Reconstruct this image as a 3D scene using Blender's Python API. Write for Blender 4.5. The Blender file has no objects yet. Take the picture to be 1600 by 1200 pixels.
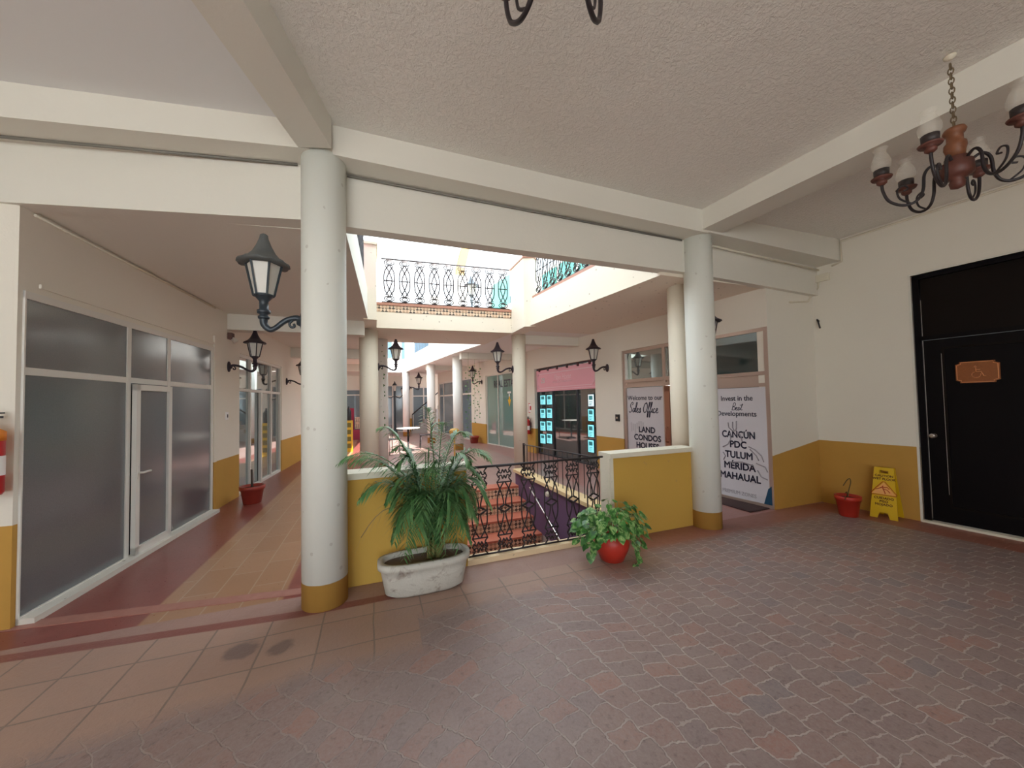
import bpy, bmesh, math, random
from mathutils import Vector, Matrix
SC = bpy.context.scene
COL = SC.collection
PI = math.pi
rnd = random.Random(7)

# ------------------------------------------------------------------ camera, sky, sun, exposure
F_PX, CX, CY, EYE = 572.0, 800.0, 609.0, 1.5
YAW, PITCH, ROLL = math.radians(20.6), math.radians(1.85), math.radians(-1.15)
fw = Vector((math.sin(YAW)*math.cos(PITCH), math.cos(YAW)*math.cos(PITCH), math.sin(PITCH)))
rt0 = Vector((math.cos(YAW), -math.sin(YAW), 0)); up0 = rt0.cross(fw)
rt = rt0*math.cos(ROLL) + up0*math.sin(ROLL); up = -rt0*math.sin(ROLL) + up0*math.cos(ROLL)
cam = bpy.data.cameras.new('camera'); camo = bpy.data.objects.new('camera', cam); COL.objects.link(camo)
camo.matrix_world = Matrix(((rt.x, up.x, -fw.x, 0), (rt.y, up.y, -fw.y, 0), (rt.z, up.z, -fw.z, EYE), (0, 0, 0, 1)))
cam.sensor_fit = 'HORIZONTAL'; cam.sensor_width = 36; cam.lens = 36*F_PX/1600; cam.shift_y = (CY-600)/1600
cam.clip_start = 0.05; cam.clip_end = 300
SC.camera = camo
w = bpy.data.worlds.new('sky'); SC.world = w; w.use_nodes = True
bg = w.node_tree.nodes['Background']; bg.inputs[0].default_value = (0.86, 0.95, 1.0, 1); bg.inputs[1].default_value = 3.6
sd = bpy.data.lights.new('sun', 'SUN'); sd.energy = 15; sd.angle = math.radians(0.6); sd.color = (1, 0.97, 0.92)
so = bpy.data.objects.new('sun', sd); COL.objects.link(so)
so.rotation_euler = Vector((-0.25, 0.75, -1.0)).to_track_quat('-Z', 'Y').to_euler()
SC.view_settings.view_transform = 'Standard'; SC.view_settings.look = 'None'
SC.view_settings.exposure = 0.32; SC.view_settings.gamma = 1.0
SC.view_settings.use_curve_mapping = False
SC.cycles.max_bounces = 10; SC.cycles.diffuse_bounces = 7; SC.cycles.glossy_bounces = 4
SC.cycles.transparent_max_bounces = 12; SC.cycles.transmission_bounces = 8
SC.cycles.caustics_reflective = False; SC.cycles.caustics_refractive = False
SC.cycles.sample_clamp_indirect = 8

# ------------------------------------------------------------------ helpers
EYEV = Vector((0, 0, EYE))
def ray(px, py): return fw + rt*((px-CX)/F_PX) - up*((py-CY)/F_PX)
def atZ(px, py, z=0.0): d = ray(px, py); return EYEV + d*((z-EYE)/d.z)
def atY(px, py, y): d = ray(px, py); return EYEV + d*(y/d.y)
def atX(px, py, x): d = ray(px, py); return EYEV + d*(x/d.x)

class Fr:
    """vertical wall frame: s runs to the viewer's right, z up, d out of the wall"""
    def __init__(s, A, B):
        s.A = Vector((A[0], A[1], 0)); s.B = Vector((B[0], B[1], 0))
        s.L = (s.B-s.A).length; s.u = (s.B-s.A)/s.L; s.n = Vector((s.u.y, -s.u.x, 0))
    def p(s, a, z, d=0.0): return s.A + s.u*a + s.n*d + Vector((0, 0, z))
    def sz(s, px, py):
        r = ray(px, py); t = (s.A-EYEV).dot(s.n)/r.dot(s.n); q = EYEV + r*t
        return (q-s.A).dot(s.u), q.z

class MB:
    def __init__(s): s.bm = bmesh.new()
    def quad(s, *pts, smooth=False):
        f = s.bm.faces.new([s.bm.verts.new(p) for p in pts]); f.smooth = smooth; return f
    def hexa(s, c):
        v = [s.bm.verts.new(p) for p in c]
        for q in ((0,3,2,1), (4,5,6,7), (0,1,5,4), (1,2,6,5), (2,3,7,6), (3,0,4,7)):
            s.bm.faces.new([v[i] for i in q])
        return s
    def box(s, a, b):
        x0, y0, z0 = a; x1, y1, z1 = b
        return s.hexa([(x0,y0,z0), (x1,y0,z0), (x1,y1,z0), (x0,y1,z0), (x0,y0,z1), (x1,y0,z1), (x1,y1,z1), (x0,y1,z1)])
    def fbox(s, f, s0, s1, z0, z1, d0, d1):
        return s.hexa([f.p(s0,z0,d0), f.p(s1,z0,d0), f.p(s1,z0,d1), f.p(s0,z0,d1), f.p(s0,z1,d0), f.p(s1,z1,d0), f.p(s1,z1,d1), f.p(s0,z1,d1)])
    def prism(s, poly, z0, z1):
        b = [s.bm.verts.new((p[0], p[1], z0)) for p in poly]; t = [s.bm.verts.new((p[0], p[1], z1)) for p in poly]
        s.bm.faces.new(list(reversed(b))); s.bm.faces.new(t); n = len(poly)
        for i in range(n): s.bm.faces.new([b[i], b[(i+1) % n], t[(i+1) % n], t[i]])
        return s
    def tube(s, pts, r, seg=6, closed=False, flat=1.0):
        pts = [Vector(p) for p in pts]; n = len(pts); rings = []
        rr = r if hasattr(r, '__len__') else [r]*n
        nrm = None
        for i in range(n):
            if closed: t = pts[(i+1) % n]-pts[i-1]
            else: t = pts[min(i+1, n-1)]-pts[max(i-1, 0)]
            if t.length < 1e-9: t = Vector((0, 0, 1))
            t.normalize()
            if nrm is None:
                nrm = t.orthogonal().normalized()
                if abs(t.z) < .99: nrm = t.cross(Vector((0, 0, 1))).normalized()
            nrm = (nrm - t*nrm.dot(t))
            if nrm.length < 1e-6: nrm = t.orthogonal()
            nrm.normalize(); bn = t.cross(nrm)
            rings.append([s.bm.verts.new(pts[i] + (nrm*math.cos(2*PI*k/seg) + bn*math.sin(2*PI*k/seg)*flat)*rr[i]) for k in range(seg)])
        m = n if closed else n-1
        for i in range(m):
            a, b = rings[i], rings[(i+1) % n]
            for k in range(seg):
                f = s.bm.faces.new([a[k], a[(k+1) % seg], b[(k+1) % seg], b[k]]); f.smooth = seg > 4
        if not closed:
            s.bm.faces.new(list(reversed(rings[0]))); s.bm.faces.new(rings[-1])
        return s
    def lathe(s, prof, c=(0, 0, 0), seg=24, smooth=True, rot=0.0, cap=True, sx=1.0, sy=1.0):
        c = Vector(c); rings = []
        for r, z in prof:
            rings.append([s.bm.verts.new(c+Vector((r*sx*math.cos(rot+2*PI*k/seg), r*sy*math.sin(rot+2*PI*k/seg), z))) for k in range(seg)])
        for a, b in zip(rings, rings[1:]):
            for k in range(seg):
                f = s.bm.faces.new([a[k], a[(k+1) % seg], b[(k+1) % seg], b[k]]); f.smooth = smooth
        if cap:
            s.bm.faces.new(list(reversed(rings[0]))); s.bm.faces.new(rings[-1])
        return s
    def build(s, name, mat, parent=None, bevel=0, fix=True, off=None):
        if bevel: bmesh.ops.bevel(s.bm, geom=[e for e in s.bm.edges if len(e.link_faces) == 2 and e.calc_face_angle(0) > .6], offset=bevel, segments=2, affect='EDGES', clamp_overlap=True)
        if fix: bmesh.ops.recalc_face_normals(s.bm, faces=s.bm.faces)
        if parent is not None: o0 = wloc(parent)
        else:
            xs = [v.co for v in s.bm.verts]
            o0 = Vector(((min(v.x for v in xs)+max(v.x for v in xs))/2, (min(v.y for v in xs)+max(v.y for v in xs))/2, min(v.z for v in xs)))
        for v in s.bm.verts: v.co -= o0
        me = bpy.data.meshes.new(name); s.bm.to_mesh(me); s.bm.free()
        if mat: me.materials.append(mat)
        o = bpy.data.objects.new(name, me); COL.objects.link(o)
        if parent is not None: o.parent = parent
        else: o.location = o0
        return o
def wloc(o):
    l = Vector((0, 0, 0))
    while o: l += o.location; o = o.parent
    return l
def tag(o, label=None, cat=None, group=None, kind=None):
    if label: o['label'] = label
    if cat: o['category'] = cat
    if group: o['group'] = group
    if kind: o['kind'] = kind
    return o
def empty(name, loc, label=None, cat=None, group=None, kind=None):
    o = bpy.data.objects.new(name, None); COL.objects.link(o); o.location = loc; o.empty_display_size = .1
    return tag(o, label, cat, group, kind)
def copy_tree(o, parent=None):
    kids = list(o.children); c = o.copy(); COL.objects.link(c); c.parent = parent
    for k in kids: copy_tree(k, c)
    return c
def crv(pts, n=6, closed=False):
    """Catmull-Rom through points"""
    P = [Vector(p) for p in pts]; out = []
    m = len(P); rng = m if closed else m-1
    for i in range(rng):
        if closed: a, b, c, d = P[i-1], P[i], P[(i+1) % m], P[(i+2) % m]
        else: a, b, c, d = P[max(i-1, 0)], P[i], P[i+1], P[min(i+2, m-1)]
        for k in range(n):
            t = k/n
            out.append(.5*((2*b)+(c-a)*t+(2*a-5*b+4*c-d)*t*t+(3*b-a-3*c+d)*t**3))
    if not closed: out.append(P[-1])
    return out

# ------------------------------------------------------------------ materials
def mat(name, col, rough=.6, metal=0, spec=.5, **kw):
    m = bpy.data.materials.new(name); m.use_nodes = True; b = m.node_tree.nodes['Principled BSDF']
    b.inputs['Base Color'].default_value = (*col, 1); b.inputs['Roughness'].default_value = rough
    b.inputs['Metallic'].default_value = metal; b.inputs['Specular IOR Level'].default_value = spec
    for k, v in kw.items():
        b.inputs[k.replace('_', ' ')].default_value = v
    return m
class N:
    """tiny node helper on a material"""
    def __init__(s, m): s.m = m; s.t = m.node_tree; s.b = s.t.nodes['Principled BSDF']
    def new(s, typ, **kw):
        n = s.t.nodes.new(typ)
        for k, v in kw.items(): setattr(n, k, v)
        return n
    def link(s, a, b): s.t.links.new(a, b)
    def put(s, sock, v):
        if hasattr(v, 'links') or isinstance(v, bpy.types.NodeSocket): s.link(v, sock)
        else: sock.default_value = v
    def math(s, op, a, b=0.0, clamp=False):
        n = s.new('ShaderNodeMath', operation=op, use_clamp=clamp); s.put(n.inputs[0], a); s.put(n.inputs[1], b); return n.outputs[0]
    def pos(s):
        g = s.new('ShaderNodeNewGeometry'); x = s.new('ShaderNodeSeparateXYZ'); s.link(g.outputs['Position'], x.inputs[0])
        return g.outputs['Position'], x.outputs[0], x.outputs[1], x.outputs[2]
    def noise(s, vec, scale, detail=3, rough=.55, dist=0):
        n = s.new('ShaderNodeTexNoise'); s.link(vec, n.inputs['Vector']); n.inputs['Scale'].default_value = scale
        n.inputs['Detail'].default_value = detail; n.inputs['Roughness'].default_value = rough; n.inputs['Distortion'].default_value = dist
        return n.outputs['Fac'], n.outputs['Color']
    def ramp(s, fac, stops):
        n = s.new('ShaderNodeValToRGB'); s.link(fac, n.inputs[0]); e = n.color_ramp.elements
        while len(e) < len(stops): e.new(.5)
        for i, (p, c) in enumerate(stops): e[i].position = p; e[i].color = (*c, 1) if len(c) == 3 else c
        return n.outputs[0]
    def mix(s, fac, a, b, mode='MIX'):
        n = s.new('ShaderNodeMix', data_type='RGBA', blend_type=mode)
        s.put(n.inputs[0], fac)
        for i, v in ((6, a), (7, b)):
            if isinstance(v, tuple): n.inputs[i].default_value = (*v, 1)
            else: s.link(v, n.inputs[i])
        return n.outputs[2]
    def step(s, v, edge, width=.004):
        return s.math('ADD', s.math('DIVIDE', s.math('SUBTRACT', v, edge), width), .5, clamp=True)
    def color(s, c): s.link(c, s.b.inputs['Base Color'])
    def bump(s, h, strength=.5, dist=.01):
        n = s.new('ShaderNodeBump'); n.inputs['Strength'].default_value = strength; n.inputs['Distance'].default_value = dist
        s.link(h, n.inputs['Height']); s.link(n.outputs[0], s.b.inputs['Normal'])

WHITE = (.80, .77, .69); YEL = (.58, .33, .075)
def plaster(name, base=WHITE, dado=None, slope=0.0, bump=.25, dirt=.10, scale=1.0, dadocol=YEL, spots=0.0):
    m = mat(name, base, .75, spec=.25); n = N(m); P, x, y, z = n.pos()
    f1, _ = n.noise(P, 1.3*scale, 5, .6); f2, _ = n.noise(P, 26*scale, 4, .6); f3, _ = n.noise(P, 7, 4, .65)
    c = n.mix(n.math('MULTIPLY', f1, dirt*3), base, tuple(v*.86 for v in base))
    if spots:
        v = n.new('ShaderNodeTexVoronoi'); n.link(P, v.inputs['Vector']); v.inputs['Scale'].default_value = 9
        sp = n.math('MULTIPLY', n.math('LESS_THAN', v.outputs['Distance'], .13), n.math('GREATER_THAN', f3, .52))
        c = n.mix(n.math('MULTIPLY', sp, spots), c, (.25, .2, .16))
    if dado is not None:
        zz = n.math('SUBTRACT', z, n.math('MULTIPLY', x, slope)) if slope else z
        zz = n.math('ADD', zz, n.math('MULTIPLY', n.math('SUBTRACT', f3, .5), .006))
        yc = n.mix(f1, dadocol, tuple(v*.82 for v in dadocol))
        c = n.mix(n.step(zz, dado), yc, c)
    n.color(c); n.bump(f2, bump, .006)
    return m
M = {}
M['wall'] = plaster('wall_plaster', dado=.71)
M['wall_right'] = plaster('right_wall_plaster', dado=.87)
M['wall_return'] = plaster('return_wall_plaster', dado=.71-4.94*.165, slope=.165)
M['white'] = plaster('white_plaster', base=(.74, .725, .66))
M['cream'] = plaster('cream_plaster', base=(.84, .77, .66), spots=.55)
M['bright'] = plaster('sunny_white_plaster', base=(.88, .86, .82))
M['column'] = plaster('column_paint', base=(.80, .82, .77), dado=.19, bump=.12, spots=.25)
M['column2'] = plaster('cream_column_paint', base=(.80, .74, .62), bump=.12, spots=.2)
M['column3'] = plaster('court_column_paint', base=(.84, .83, .80), dado=.20, bump=.12)
M['yellow'] = plaster('ochre_plaster', base=(.60, .375, .08), bump=.2, dirt=.2, spots=.15)
M['cap'] = plaster('worn_coping', base=(.74, .70, .58), bump=.6, spots=.5)
M['smooth'] = plaster('smooth_ceiling', base=(.78, .79, .80), bump=.15)
def rough_ceiling():
    m = mat('rough_ceiling_plaster', (.74, .72, .67), .85, spec=.2); n = N(m); P, x, y, z = n.pos()
    f, _ = n.noise(P, 34, 6, .65, .3); g, _ = n.noise(P, 85, 3, .6); h = n.math('ADD', n.ramp(f, [(.42, (0,)*3), (.62, (1,)*3)]), n.math('MULTIPLY', g, .35))
    n.color(n.mix(f, (.85, .835, .79), (.92, .905, .86))); n.bump(h, .6, .010)
    return m
M['rough'] = rough_ceiling()
def tiles_portico():
    m = mat('portico_paving', (.4, .3, .25), .5); n = N(m); P, x, y, z = n.pos()
    wob, wc = n.noise(P, 1.7, 2); fine, fc = n.noise(P, 9, 4, .6); grit, _ = n.noise(P, 55, 4, .7); big, _ = n.noise(P, .7, 3)
    # cobbles, laid turning towards the left
    ang = n.math('MULTIPLY', n.math('SUBTRACT', 1.0, n.math('DIVIDE', n.math('SUBTRACT', x, -.1), 1.7), clamp=True), -.75)
    vr = n.new('ShaderNodeVectorRotate', rotation_type='Z_AXIS'); n.link(P, vr.inputs['Vector']); vr.inputs['Center'].default_value = (.8, 1.5, 0)
    n.link(n.math('ADD', ang, .05), vr.inputs['Angle'])
    d1 = n.new('ShaderNodeVectorMath', operation='MULTIPLY_ADD'); n.link(wc, d1.inputs[0]); d1.inputs[1].default_value = (.14, .14, 0); n.link(vr.outputs[0], d1.inputs[2])
    d2 = n.new('ShaderNodeVectorMath', operation='MULTIPLY_ADD'); n.link(fc, d2.inputs[0]); d2.inputs[1].default_value = (.075, .075, 0); n.link(d1.outputs[0], d2.inputs[2])
    rz = n.new('ShaderNodeVectorRotate', rotation_type='Z_AXIS'); n.link(d2.outputs[0], rz.inputs['Vector']); rz.inputs['Angle'].default_value = PI/2
    br = n.new('ShaderNodeTexBrick'); n.link(rz.outputs[0], br.inputs['Vector'])
    br.inputs['Scale'].default_value = 1; br.inputs['Brick Width'].default_value = .110; br.inputs['Row Height'].default_value = .150
    br.inputs['Mortar Size'].default_value = .0052; br.inputs['Mortar Smooth'].default_value = .5; br.offset = .5
    br.inputs['Color1'].default_value = (0, 0, 0, 1); br.inputs['Color2'].default_value = (1, 1, 1, 1); br.inputs['Mortar'].default_value = (.5, .5, .5, 1); br.inputs['Bias'].default_value = 0
    mott, _ = n.noise(P, 3.2, 3, .6)
    stone = n.ramp(br.outputs['Color'], [(0, (.225, .165, .165)), (.4, (.275, .175, .16)), (.65, (.245, .18, .18)), (.88, (.33, .17, .14)), (1, (.20, .17, .185))])
    stone = n.mix(n.math('MULTIPLY', n.ramp(grit, [(.35, (0,)*3), (.75, (1,)*3)]), .75), stone, (.34, .275, .255))
    stone = n.mix(n.ramp(mott, [(.45, (0,)*3), (.75, (.5,)*3)]), stone, (.33, .26, .24))
    pit, _ = n.noise(P, 24, 4, .7); stone = n.mix(n.ramp(pit, [(.55, (0,)*3), (.72, (.6,)*3)]), stone, (.11, .08, .085))
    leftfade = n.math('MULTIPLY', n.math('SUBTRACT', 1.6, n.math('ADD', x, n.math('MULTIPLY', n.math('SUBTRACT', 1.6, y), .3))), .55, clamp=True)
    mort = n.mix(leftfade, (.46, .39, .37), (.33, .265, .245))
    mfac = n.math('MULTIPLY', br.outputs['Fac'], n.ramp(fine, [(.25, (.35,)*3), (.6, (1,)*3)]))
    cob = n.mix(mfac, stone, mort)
    # square clay tiles along the step
    tb = n.new('ShaderNodeTexBrick'); tv = n.new('ShaderNodeVectorMath', operation='MULTIPLY_ADD'); n.link(wc, tv.inputs[0]); tv.inputs[1].default_value = (.03, .03, 0); n.link(P, tv.inputs[2])
    n.link(tv.outputs[0], tb.inputs['Vector']); tb.inputs['Scale'].default_value = 1; tb.inputs['Brick Width'].default_value = .33; tb.inputs['Row Height'].default_value = .32
    tb.inputs['Mortar Size'].default_value = .006; tb.offset = 0.0; tb.inputs['Color1'].default_value = (.37, .225, .175, 1); tb.inputs['Color2'].default_value = (.43, .28, .22, 1); tb.inputs['Mortar'].default_value = (.20, .15, .13, 1)
    tile = n.mix(n.math('MULTIPLY', fine, .6), tb.outputs['Color'], (.31, .235, .205))
    edgeL = n.math('ADD', 2.28, n.math('MULTIPLY', wob, .22)); edgeR = n.math('ADD', 2.60, n.math('MULTIPLY', fine, .22))
    xl = n.step(x, .27, .01)
    edge = n.math('ADD', n.math('MULTIPLY', xl, edgeR), n.math('MULTIPLY', n.math('SUBTRACT', 1.0, xl), edgeL))
    edge = n.math('ADD', edge, n.math('MULTIPLY', n.math('MULTIPLY', n.math('SUBTRACT', -.25, x), -.12), n.math('LESS_THAN', x, -.25)))
    istile = n.step(y, n.math('ADD', edge, n.math('MULTIPLY', n.math('SUBTRACT', grit, .5), .25)), .16)
    istile = n.math('MULTIPLY', istile, n.math('SUBTRACT', 1.0, n.step(x, 2.5, .3)))
    c = n.mix(istile, cob, tile)
    # polished red border tile: along the step, the right parapet and the right wall
    red = n.mix(fine, (.27, .085, .06), (.36, .14, .10)); pinkc = n.mix(fine, (.31, .185, .16), (.38, .25, .215))
    bl = n.math('ADD', 3.02, n.math('MULTIPLY', n.math('MULTIPLY', n.math('SUBTRACT', -.5, x), .10), n.math('LESS_THAN', x, -.5)))
    c = n.mix(n.step(y, bl, .01), c, pinkc)
    dk = n.math('MULTIPLY', n.step(y, bl, .01), n.math('SUBTRACT', 1.0, n.step(y, n.math('ADD', bl, .09), .01)))
    c = n.mix(n.math('MULTIPLY', dk, n.math('LESS_THAN', x, .27)), c, (.24, .09, .075))
    rr = n.math('GREATER_THAN', n.math('ADD', x, n.math('MULTIPLY', y, .1)), 5.78)
    rc = n.math('MULTIPLY', n.step(y, 2.98, .15), n.step(x, 2.35, .3))
    c = n.mix(n.math('MAXIMUM', rr, n.math('MULTIPLY', rc, .75)), c, red)
    c = n.mix(n.ramp(big, [(.5, (0,)*3), (.75, (.25,)*3)]), c, (.19, .15, .15))
    for sx_, sy_, sr in ((-.78, 2.76, .085), (-.55, 2.70, .07)):
        dx = n.math('SUBTRACT', x, sx_); dy = n.math('SUBTRACT', y, sy_)
        dd = n.math('SQRT', n.math('ADD', n.math('MULTIPLY', dx, dx), n.math('MULTIPLY', dy, dy)))
        dd = n.math('ADD', dd, n.math('MULTIPLY', n.math('SUBTRACT', fine, .5), .12))
        c = n.mix(n.math('MULTIPLY', n.math('SUBTRACT', 1.0, n.step(dd, sr, .03)), .6), c, (.11, .09, .10))
    n.color(c)
    h = n.math('SUBTRACT', n.math('MULTIPLY', grit, .35), n.math('MULTIPLY', n.math('MULTIPLY', br.outputs['Fac'], n.math('SUBTRACT', 1.0, istile)), .8))
    h = n.math('SUBTRACT', h, n.math('MULTIPLY', n.math('MULTIPLY', tb.outputs['Fac'], istile), .5))
    n.bump(n.math('SUBTRACT', h, n.math('MULTIPLY', pit, .5)), .6, .008)
    n.link(n.math('ADD', n.math('MULTIPLY', grit, .3), .30), n.b.inputs['Roughness'])
    return m
M['portico_floor'] = tiles_portico()
def tiles_corridor(name, a, b, red, wx=.24, wy=.5, x0=-1.55, x1=-.68, rough=.28):
    m = mat(name, a, rough); n = N(m); P, x, y, z = n.pos(); f, fc = n.noise(P, 5, 4); g, _ = n.noise(P, 40, 3); lf, _ = n.noise(P, 1.1, 2)
    rz = n.new('ShaderNodeVectorRotate', rotation_type='Z_AXIS'); n.link(P, rz.inputs['Vector']); rz.inputs['Angle'].default_value = PI/2
    tb = n.new('ShaderNodeTexBrick'); n.link(rz.outputs[0], tb.inputs['Vector']); tb.inputs['Scale'].default_value = 1
    tb.inputs['Brick Width'].default_value = wy; tb.inputs['Row Height'].default_value = wx; tb.inputs['Mortar Size'].default_value = .005; tb.offset = 0.37
    tb.inputs['Color1'].default_value = (*a, 1); tb.inputs['Color2'].default_value = (*b, 1); tb.inputs['Mortar'].default_value = (.42, .31, .22, 1)
    c = n.mix(n.math('MULTIPLY', f, .4), tb.outputs['Color'], tuple(v*.8 for v in a))
    wall_l = n.math('SUBTRACT', 1.0, n.step(x, x0, .02)); wall_r = n.step(x, x1, .02)
    c = n.mix(n.math('MAXIMUM', wall_l, wall_r), c, n.mix(f, red, tuple(v*1.35 for v in red)))
    n.color(c); n.bump(n.math('SUBTRACT', n.math('MULTIPLY', f, .5), tb.outputs['Fac']), .2, .004)
    n.link(n.math('ADD', n.math('MULTIPLY', g, .18), rough-.06), n.b.inputs['Roughness'])
    return m
M['corridor_floor'] = tiles_corridor('corridor_tile', (.34, .18, .10), (.39, .22, .13), (.19, .055, .045))
M['court_floor'] = tiles_corridor('court_tile', (.37, .22, .20), (.42, .26, .235), (.35, .17, .15), wx=.3, wy=.3, x0=-1.4, x1=3.4, rough=.3)
M['iron'] = mat('wrought_iron', (.028, .022, .025), .42, .3)
M['lamp_iron'] = mat('lamp_iron', (.032, .045, .058), .38, .2)
M['lamp_iron_dark'] = mat('lamp_iron_dark', (.03, .022, .032), .4, .2)
M['milk'] = mat('milky_lamp_glass', (.74, .72, .66), .35, Transmission_Weight=.15)
M['alu'] = mat('white_aluminium', (.74, .73, .69), .4)
M['alu_bronze'] = mat('champagne_aluminium', (.55, .42, .36), .32, .6)
M['bronze_door'] = mat('copper_aluminium', (.42, .20, .13), .35, .6)
def film_glass():
    m = mat('grey_film_glass', (.12, .135, .15), .16, spec=.8, Coat_Weight=.8, Coat_Roughness=.14); n = N(m); P, x, y, z = n.pos()
    f, _ = n.noise(P, 160, 2); g, _ = n.noise(P, 2, 2)
    n.color(n.mix(f, (.095, .105, .118), (.15, .165, .18))); n.link(n.math('ADD', n.math('MULTIPLY', g, .12), .12), n.b.inputs['Roughness'])
    return m
M['film'] = film_glass()
M['glass'] = mat('shop_glass', (.035, .055, .055), .03, spec=1.0, Coat_Weight=1.0, Coat_Roughness=.02)
M['mirror_glass'] = mat('reflective_shop_glass', (.42, .50, .50), .03, .75, spec=1.0)
M['green_glass'] = mat('green_shop_glass', (.20, .33, .30), .04, spec=1.0, Coat_Weight=.8)
M['blue_glass'] = mat('blue_grey_glass', (.16, .22, .26), .08, spec=.9)
M['banner'] = mat('white_banner_film', (.60, .58, .62), .35)
M['ink'] = mat('dark_ink', (.018, .02, .05), .5)
M['grey_ink'] = mat('grey_print', (.33, .31, .34), .5)
M['navy'] = mat('navy_print', (.01, .06, .12), .4)
M['pink'] = mat('pink_sign_board', (.85, .40, .50), .35)
M['pink_light'] = mat('pale_pink_print', (.92, .62, .70), .4)
M['white_print'] = mat('white_print', (.9, .9, .9), .4)
def glow(name, col, s):
    m = mat(name, col, .3); b = m.node_tree.nodes['Principled BSDF']; b.inputs['Emission Color'].default_value = (*col, 1); b.inputs['Emission Strength'].default_value = s
    return m
M['listing'] = glow('backlit_listing', (.25, .80, .88), .75)
M['listing_white'] = glow('backlit_white_listing', (.75, .9, .95), .6)
M['bezel'] = mat('dark_blue_bezel', (.02, .07, .10), .3)
M['black_door'] = mat('black_painted_wood', (.004, .003, .004), .45, spec=.12)
M['black_panel'] = mat('dark_brown_panel', (.008, .005, .004), .5, spec=.12)
M['worn_edge'] = mat('worn_white_edge', (.5, .47, .44), .6)
M['chrome'] = mat('brushed_metal', (.65, .63, .6), .25, .9)
M['steel_dark'] = mat('dark_grey_metal', (.08, .08, .09), .4, .6)
def wood(name, a, b, sc=6):
    m = mat(name, a, .5); n = N(m); P, x, y, z = n.pos(); f, _ = n.noise(P, sc*4, 4, .6, 1.5); n.color(n.mix(f, a, b)); n.bump(f, .2, .003); return m
M['wood'] = wood('turned_wood', (.16, .055, .025), (.27, .105, .045))
M['dark_wood'] = wood('dark_turned_wood', (.09, .028, .022), (.15, .05, .035))
M['sign_wood'] = wood('orange_sign_wood', (.20, .055, .012), (.36, .12, .03), 9)
M['sign_line'] = mat('carved_orange_line', (.75, .32, .13), .5)
M['chimney'] = mat('lamp_chimney_glass', (.82, .80, .72), .05, Alpha=.22, spec=1.0)
M['cup'] = mat('dark_candle_cup', (.035, .026, .026), .5)
M['yellow_plastic'] = mat('yellow_plastic', (.70, .45, .012), .35)
M['warn_red'] = mat('warning_red', (.55, .09, .02), .5)
M['warn_pale'] = mat('warning_orange', (.85, .42, .14), .5)
M['warn_ink'] = mat('warning_brown_ink', (.10, .025, .01), .5)
def clay(name, a, b):
    m = mat(name, a, .45); n = N(m); P, x, y, z = n.pos(); f, _ = n.noise(P, 14, 4); n.color(n.mix(f, a, b)); n.bump(f, .2, .004); return m
M['clay'] = clay('red_painted_clay', (.42, .022, .012), (.52, .04, .022))
M['clay_dark'] = clay('terracotta_pot', (.28, .028, .02), (.36, .06, .04))
def weathered():
    m = mat('weathered_white_concrete', (.6, .58, .52), .85); n = N(m); P, x, y, z = n.pos(); f, _ = n.noise(P, 9, 6, .65, .6); g, _ = n.noise(P, 3, 3)
    n.color(n.mix(n.ramp(f, [(.56, (0,)*3), (.70, (1,)*3)]), n.mix(g, (.62, .61, .56), (.50, .48, .43)), (.27, .22, .19))); n.bump(f, .8, .012); return m
M['planter'] = weathered()
M['soil'] = clay('dark_soil', (.05, .025, .015), (.11, .06, .035))
def leafm(name, a, b, t=.0):
    m = mat(name, a, .4, Transmission_Weight=0); n = N(m); P, x, y, z = n.pos(); f, _ = n.noise(P, 9, 3); n.color(n.mix(n.ramp(f, [(.35, (0,)*3), (.65, (1,)*3)]), a, b)); return m
M['palm'] = leafm('palm_leaf', (.045, .16, .045), (.16, .31, .12))
M['palm_stem'] = leafm('palm_stem', (.16, .17, .05), (.28, .24, .10))
M['palm_dry'] = leafm('palm_dry', (.32, .22, .10), (.22, .17, .06))
def pothos():
    m = mat('variegated_leaf', (.1, .3, .05), .35); n = N(m); P, x, y, z = n.pos(); f, _ = n.noise(P, 17, 4, .6, .5)
    n.color(n.ramp(f, [(.35, (.012, .07, .012)), (.5, (.05, .19, .03)), (.62, (.32, .48, .18)), (.68, (.04, .17, .03))])); return m
M['pothos'] = pothos()
M['purple'] = plaster('purple_plaster', base=(.17, .105, .20), dirt=.2)
M['tilered'] = clay('red_step_tile', (.46, .12, .07), (.58, .20, .13))
def riser():
    m = mat('patterned_riser_tile', (.8, .7, .5), .35); n = N(m); P, x, y, z = n.pos()
    tc = n.new('ShaderNodeCombineXYZ'); n.link(x, tc.inputs[0]); n.link(z, tc.inputs[1])
    r = n.new('ShaderNodeVectorRotate', rotation_type='Z_AXIS'); n.link(tc.outputs[0], r.inputs['Vector']); r.inputs['Angle'].default_value = PI/4
    c = n.new('ShaderNodeTexChecker'); n.link(r.outputs[0], c.inputs['Vector']); c.inputs['Scale'].default_value = 22; c.inputs['Color1'].default_value = (.78, .62, .46, 1); c.inputs['Color2'].default_value = (.07, .05, .04, 1)
    c2 = n.new('ShaderNodeTexChecker'); n.link(tc.outputs[0], c2.inputs['Vector']); c2.inputs['Scale'].default_value = 7.8; c2.inputs['Color1'].default_value = (0, 0, 0, 1); c2.inputs['Color2'].default_value = (1, 1, 1, 1)
    n.color(n.mix(n.math('MULTIPLY', c2.outputs['Fac'], .55), c.outputs['Color'], (.72, .48, .32))); return m
M['riser'] = riser()
M['teal'] = mat('teal_panel', (.06, .25, .22), .5)
M['terracap'] = clay('terracotta_coping', (.36, .15, .10), (.48, .24, .17))
M['red'] = mat('red_enamel', (.50, .012, .015), .3)
M['black'] = mat('black_plastic', (.012, .012, .014), .4)
M['concrete'] = plaster('bare_concrete', base=(.5, .48, .46))
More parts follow.
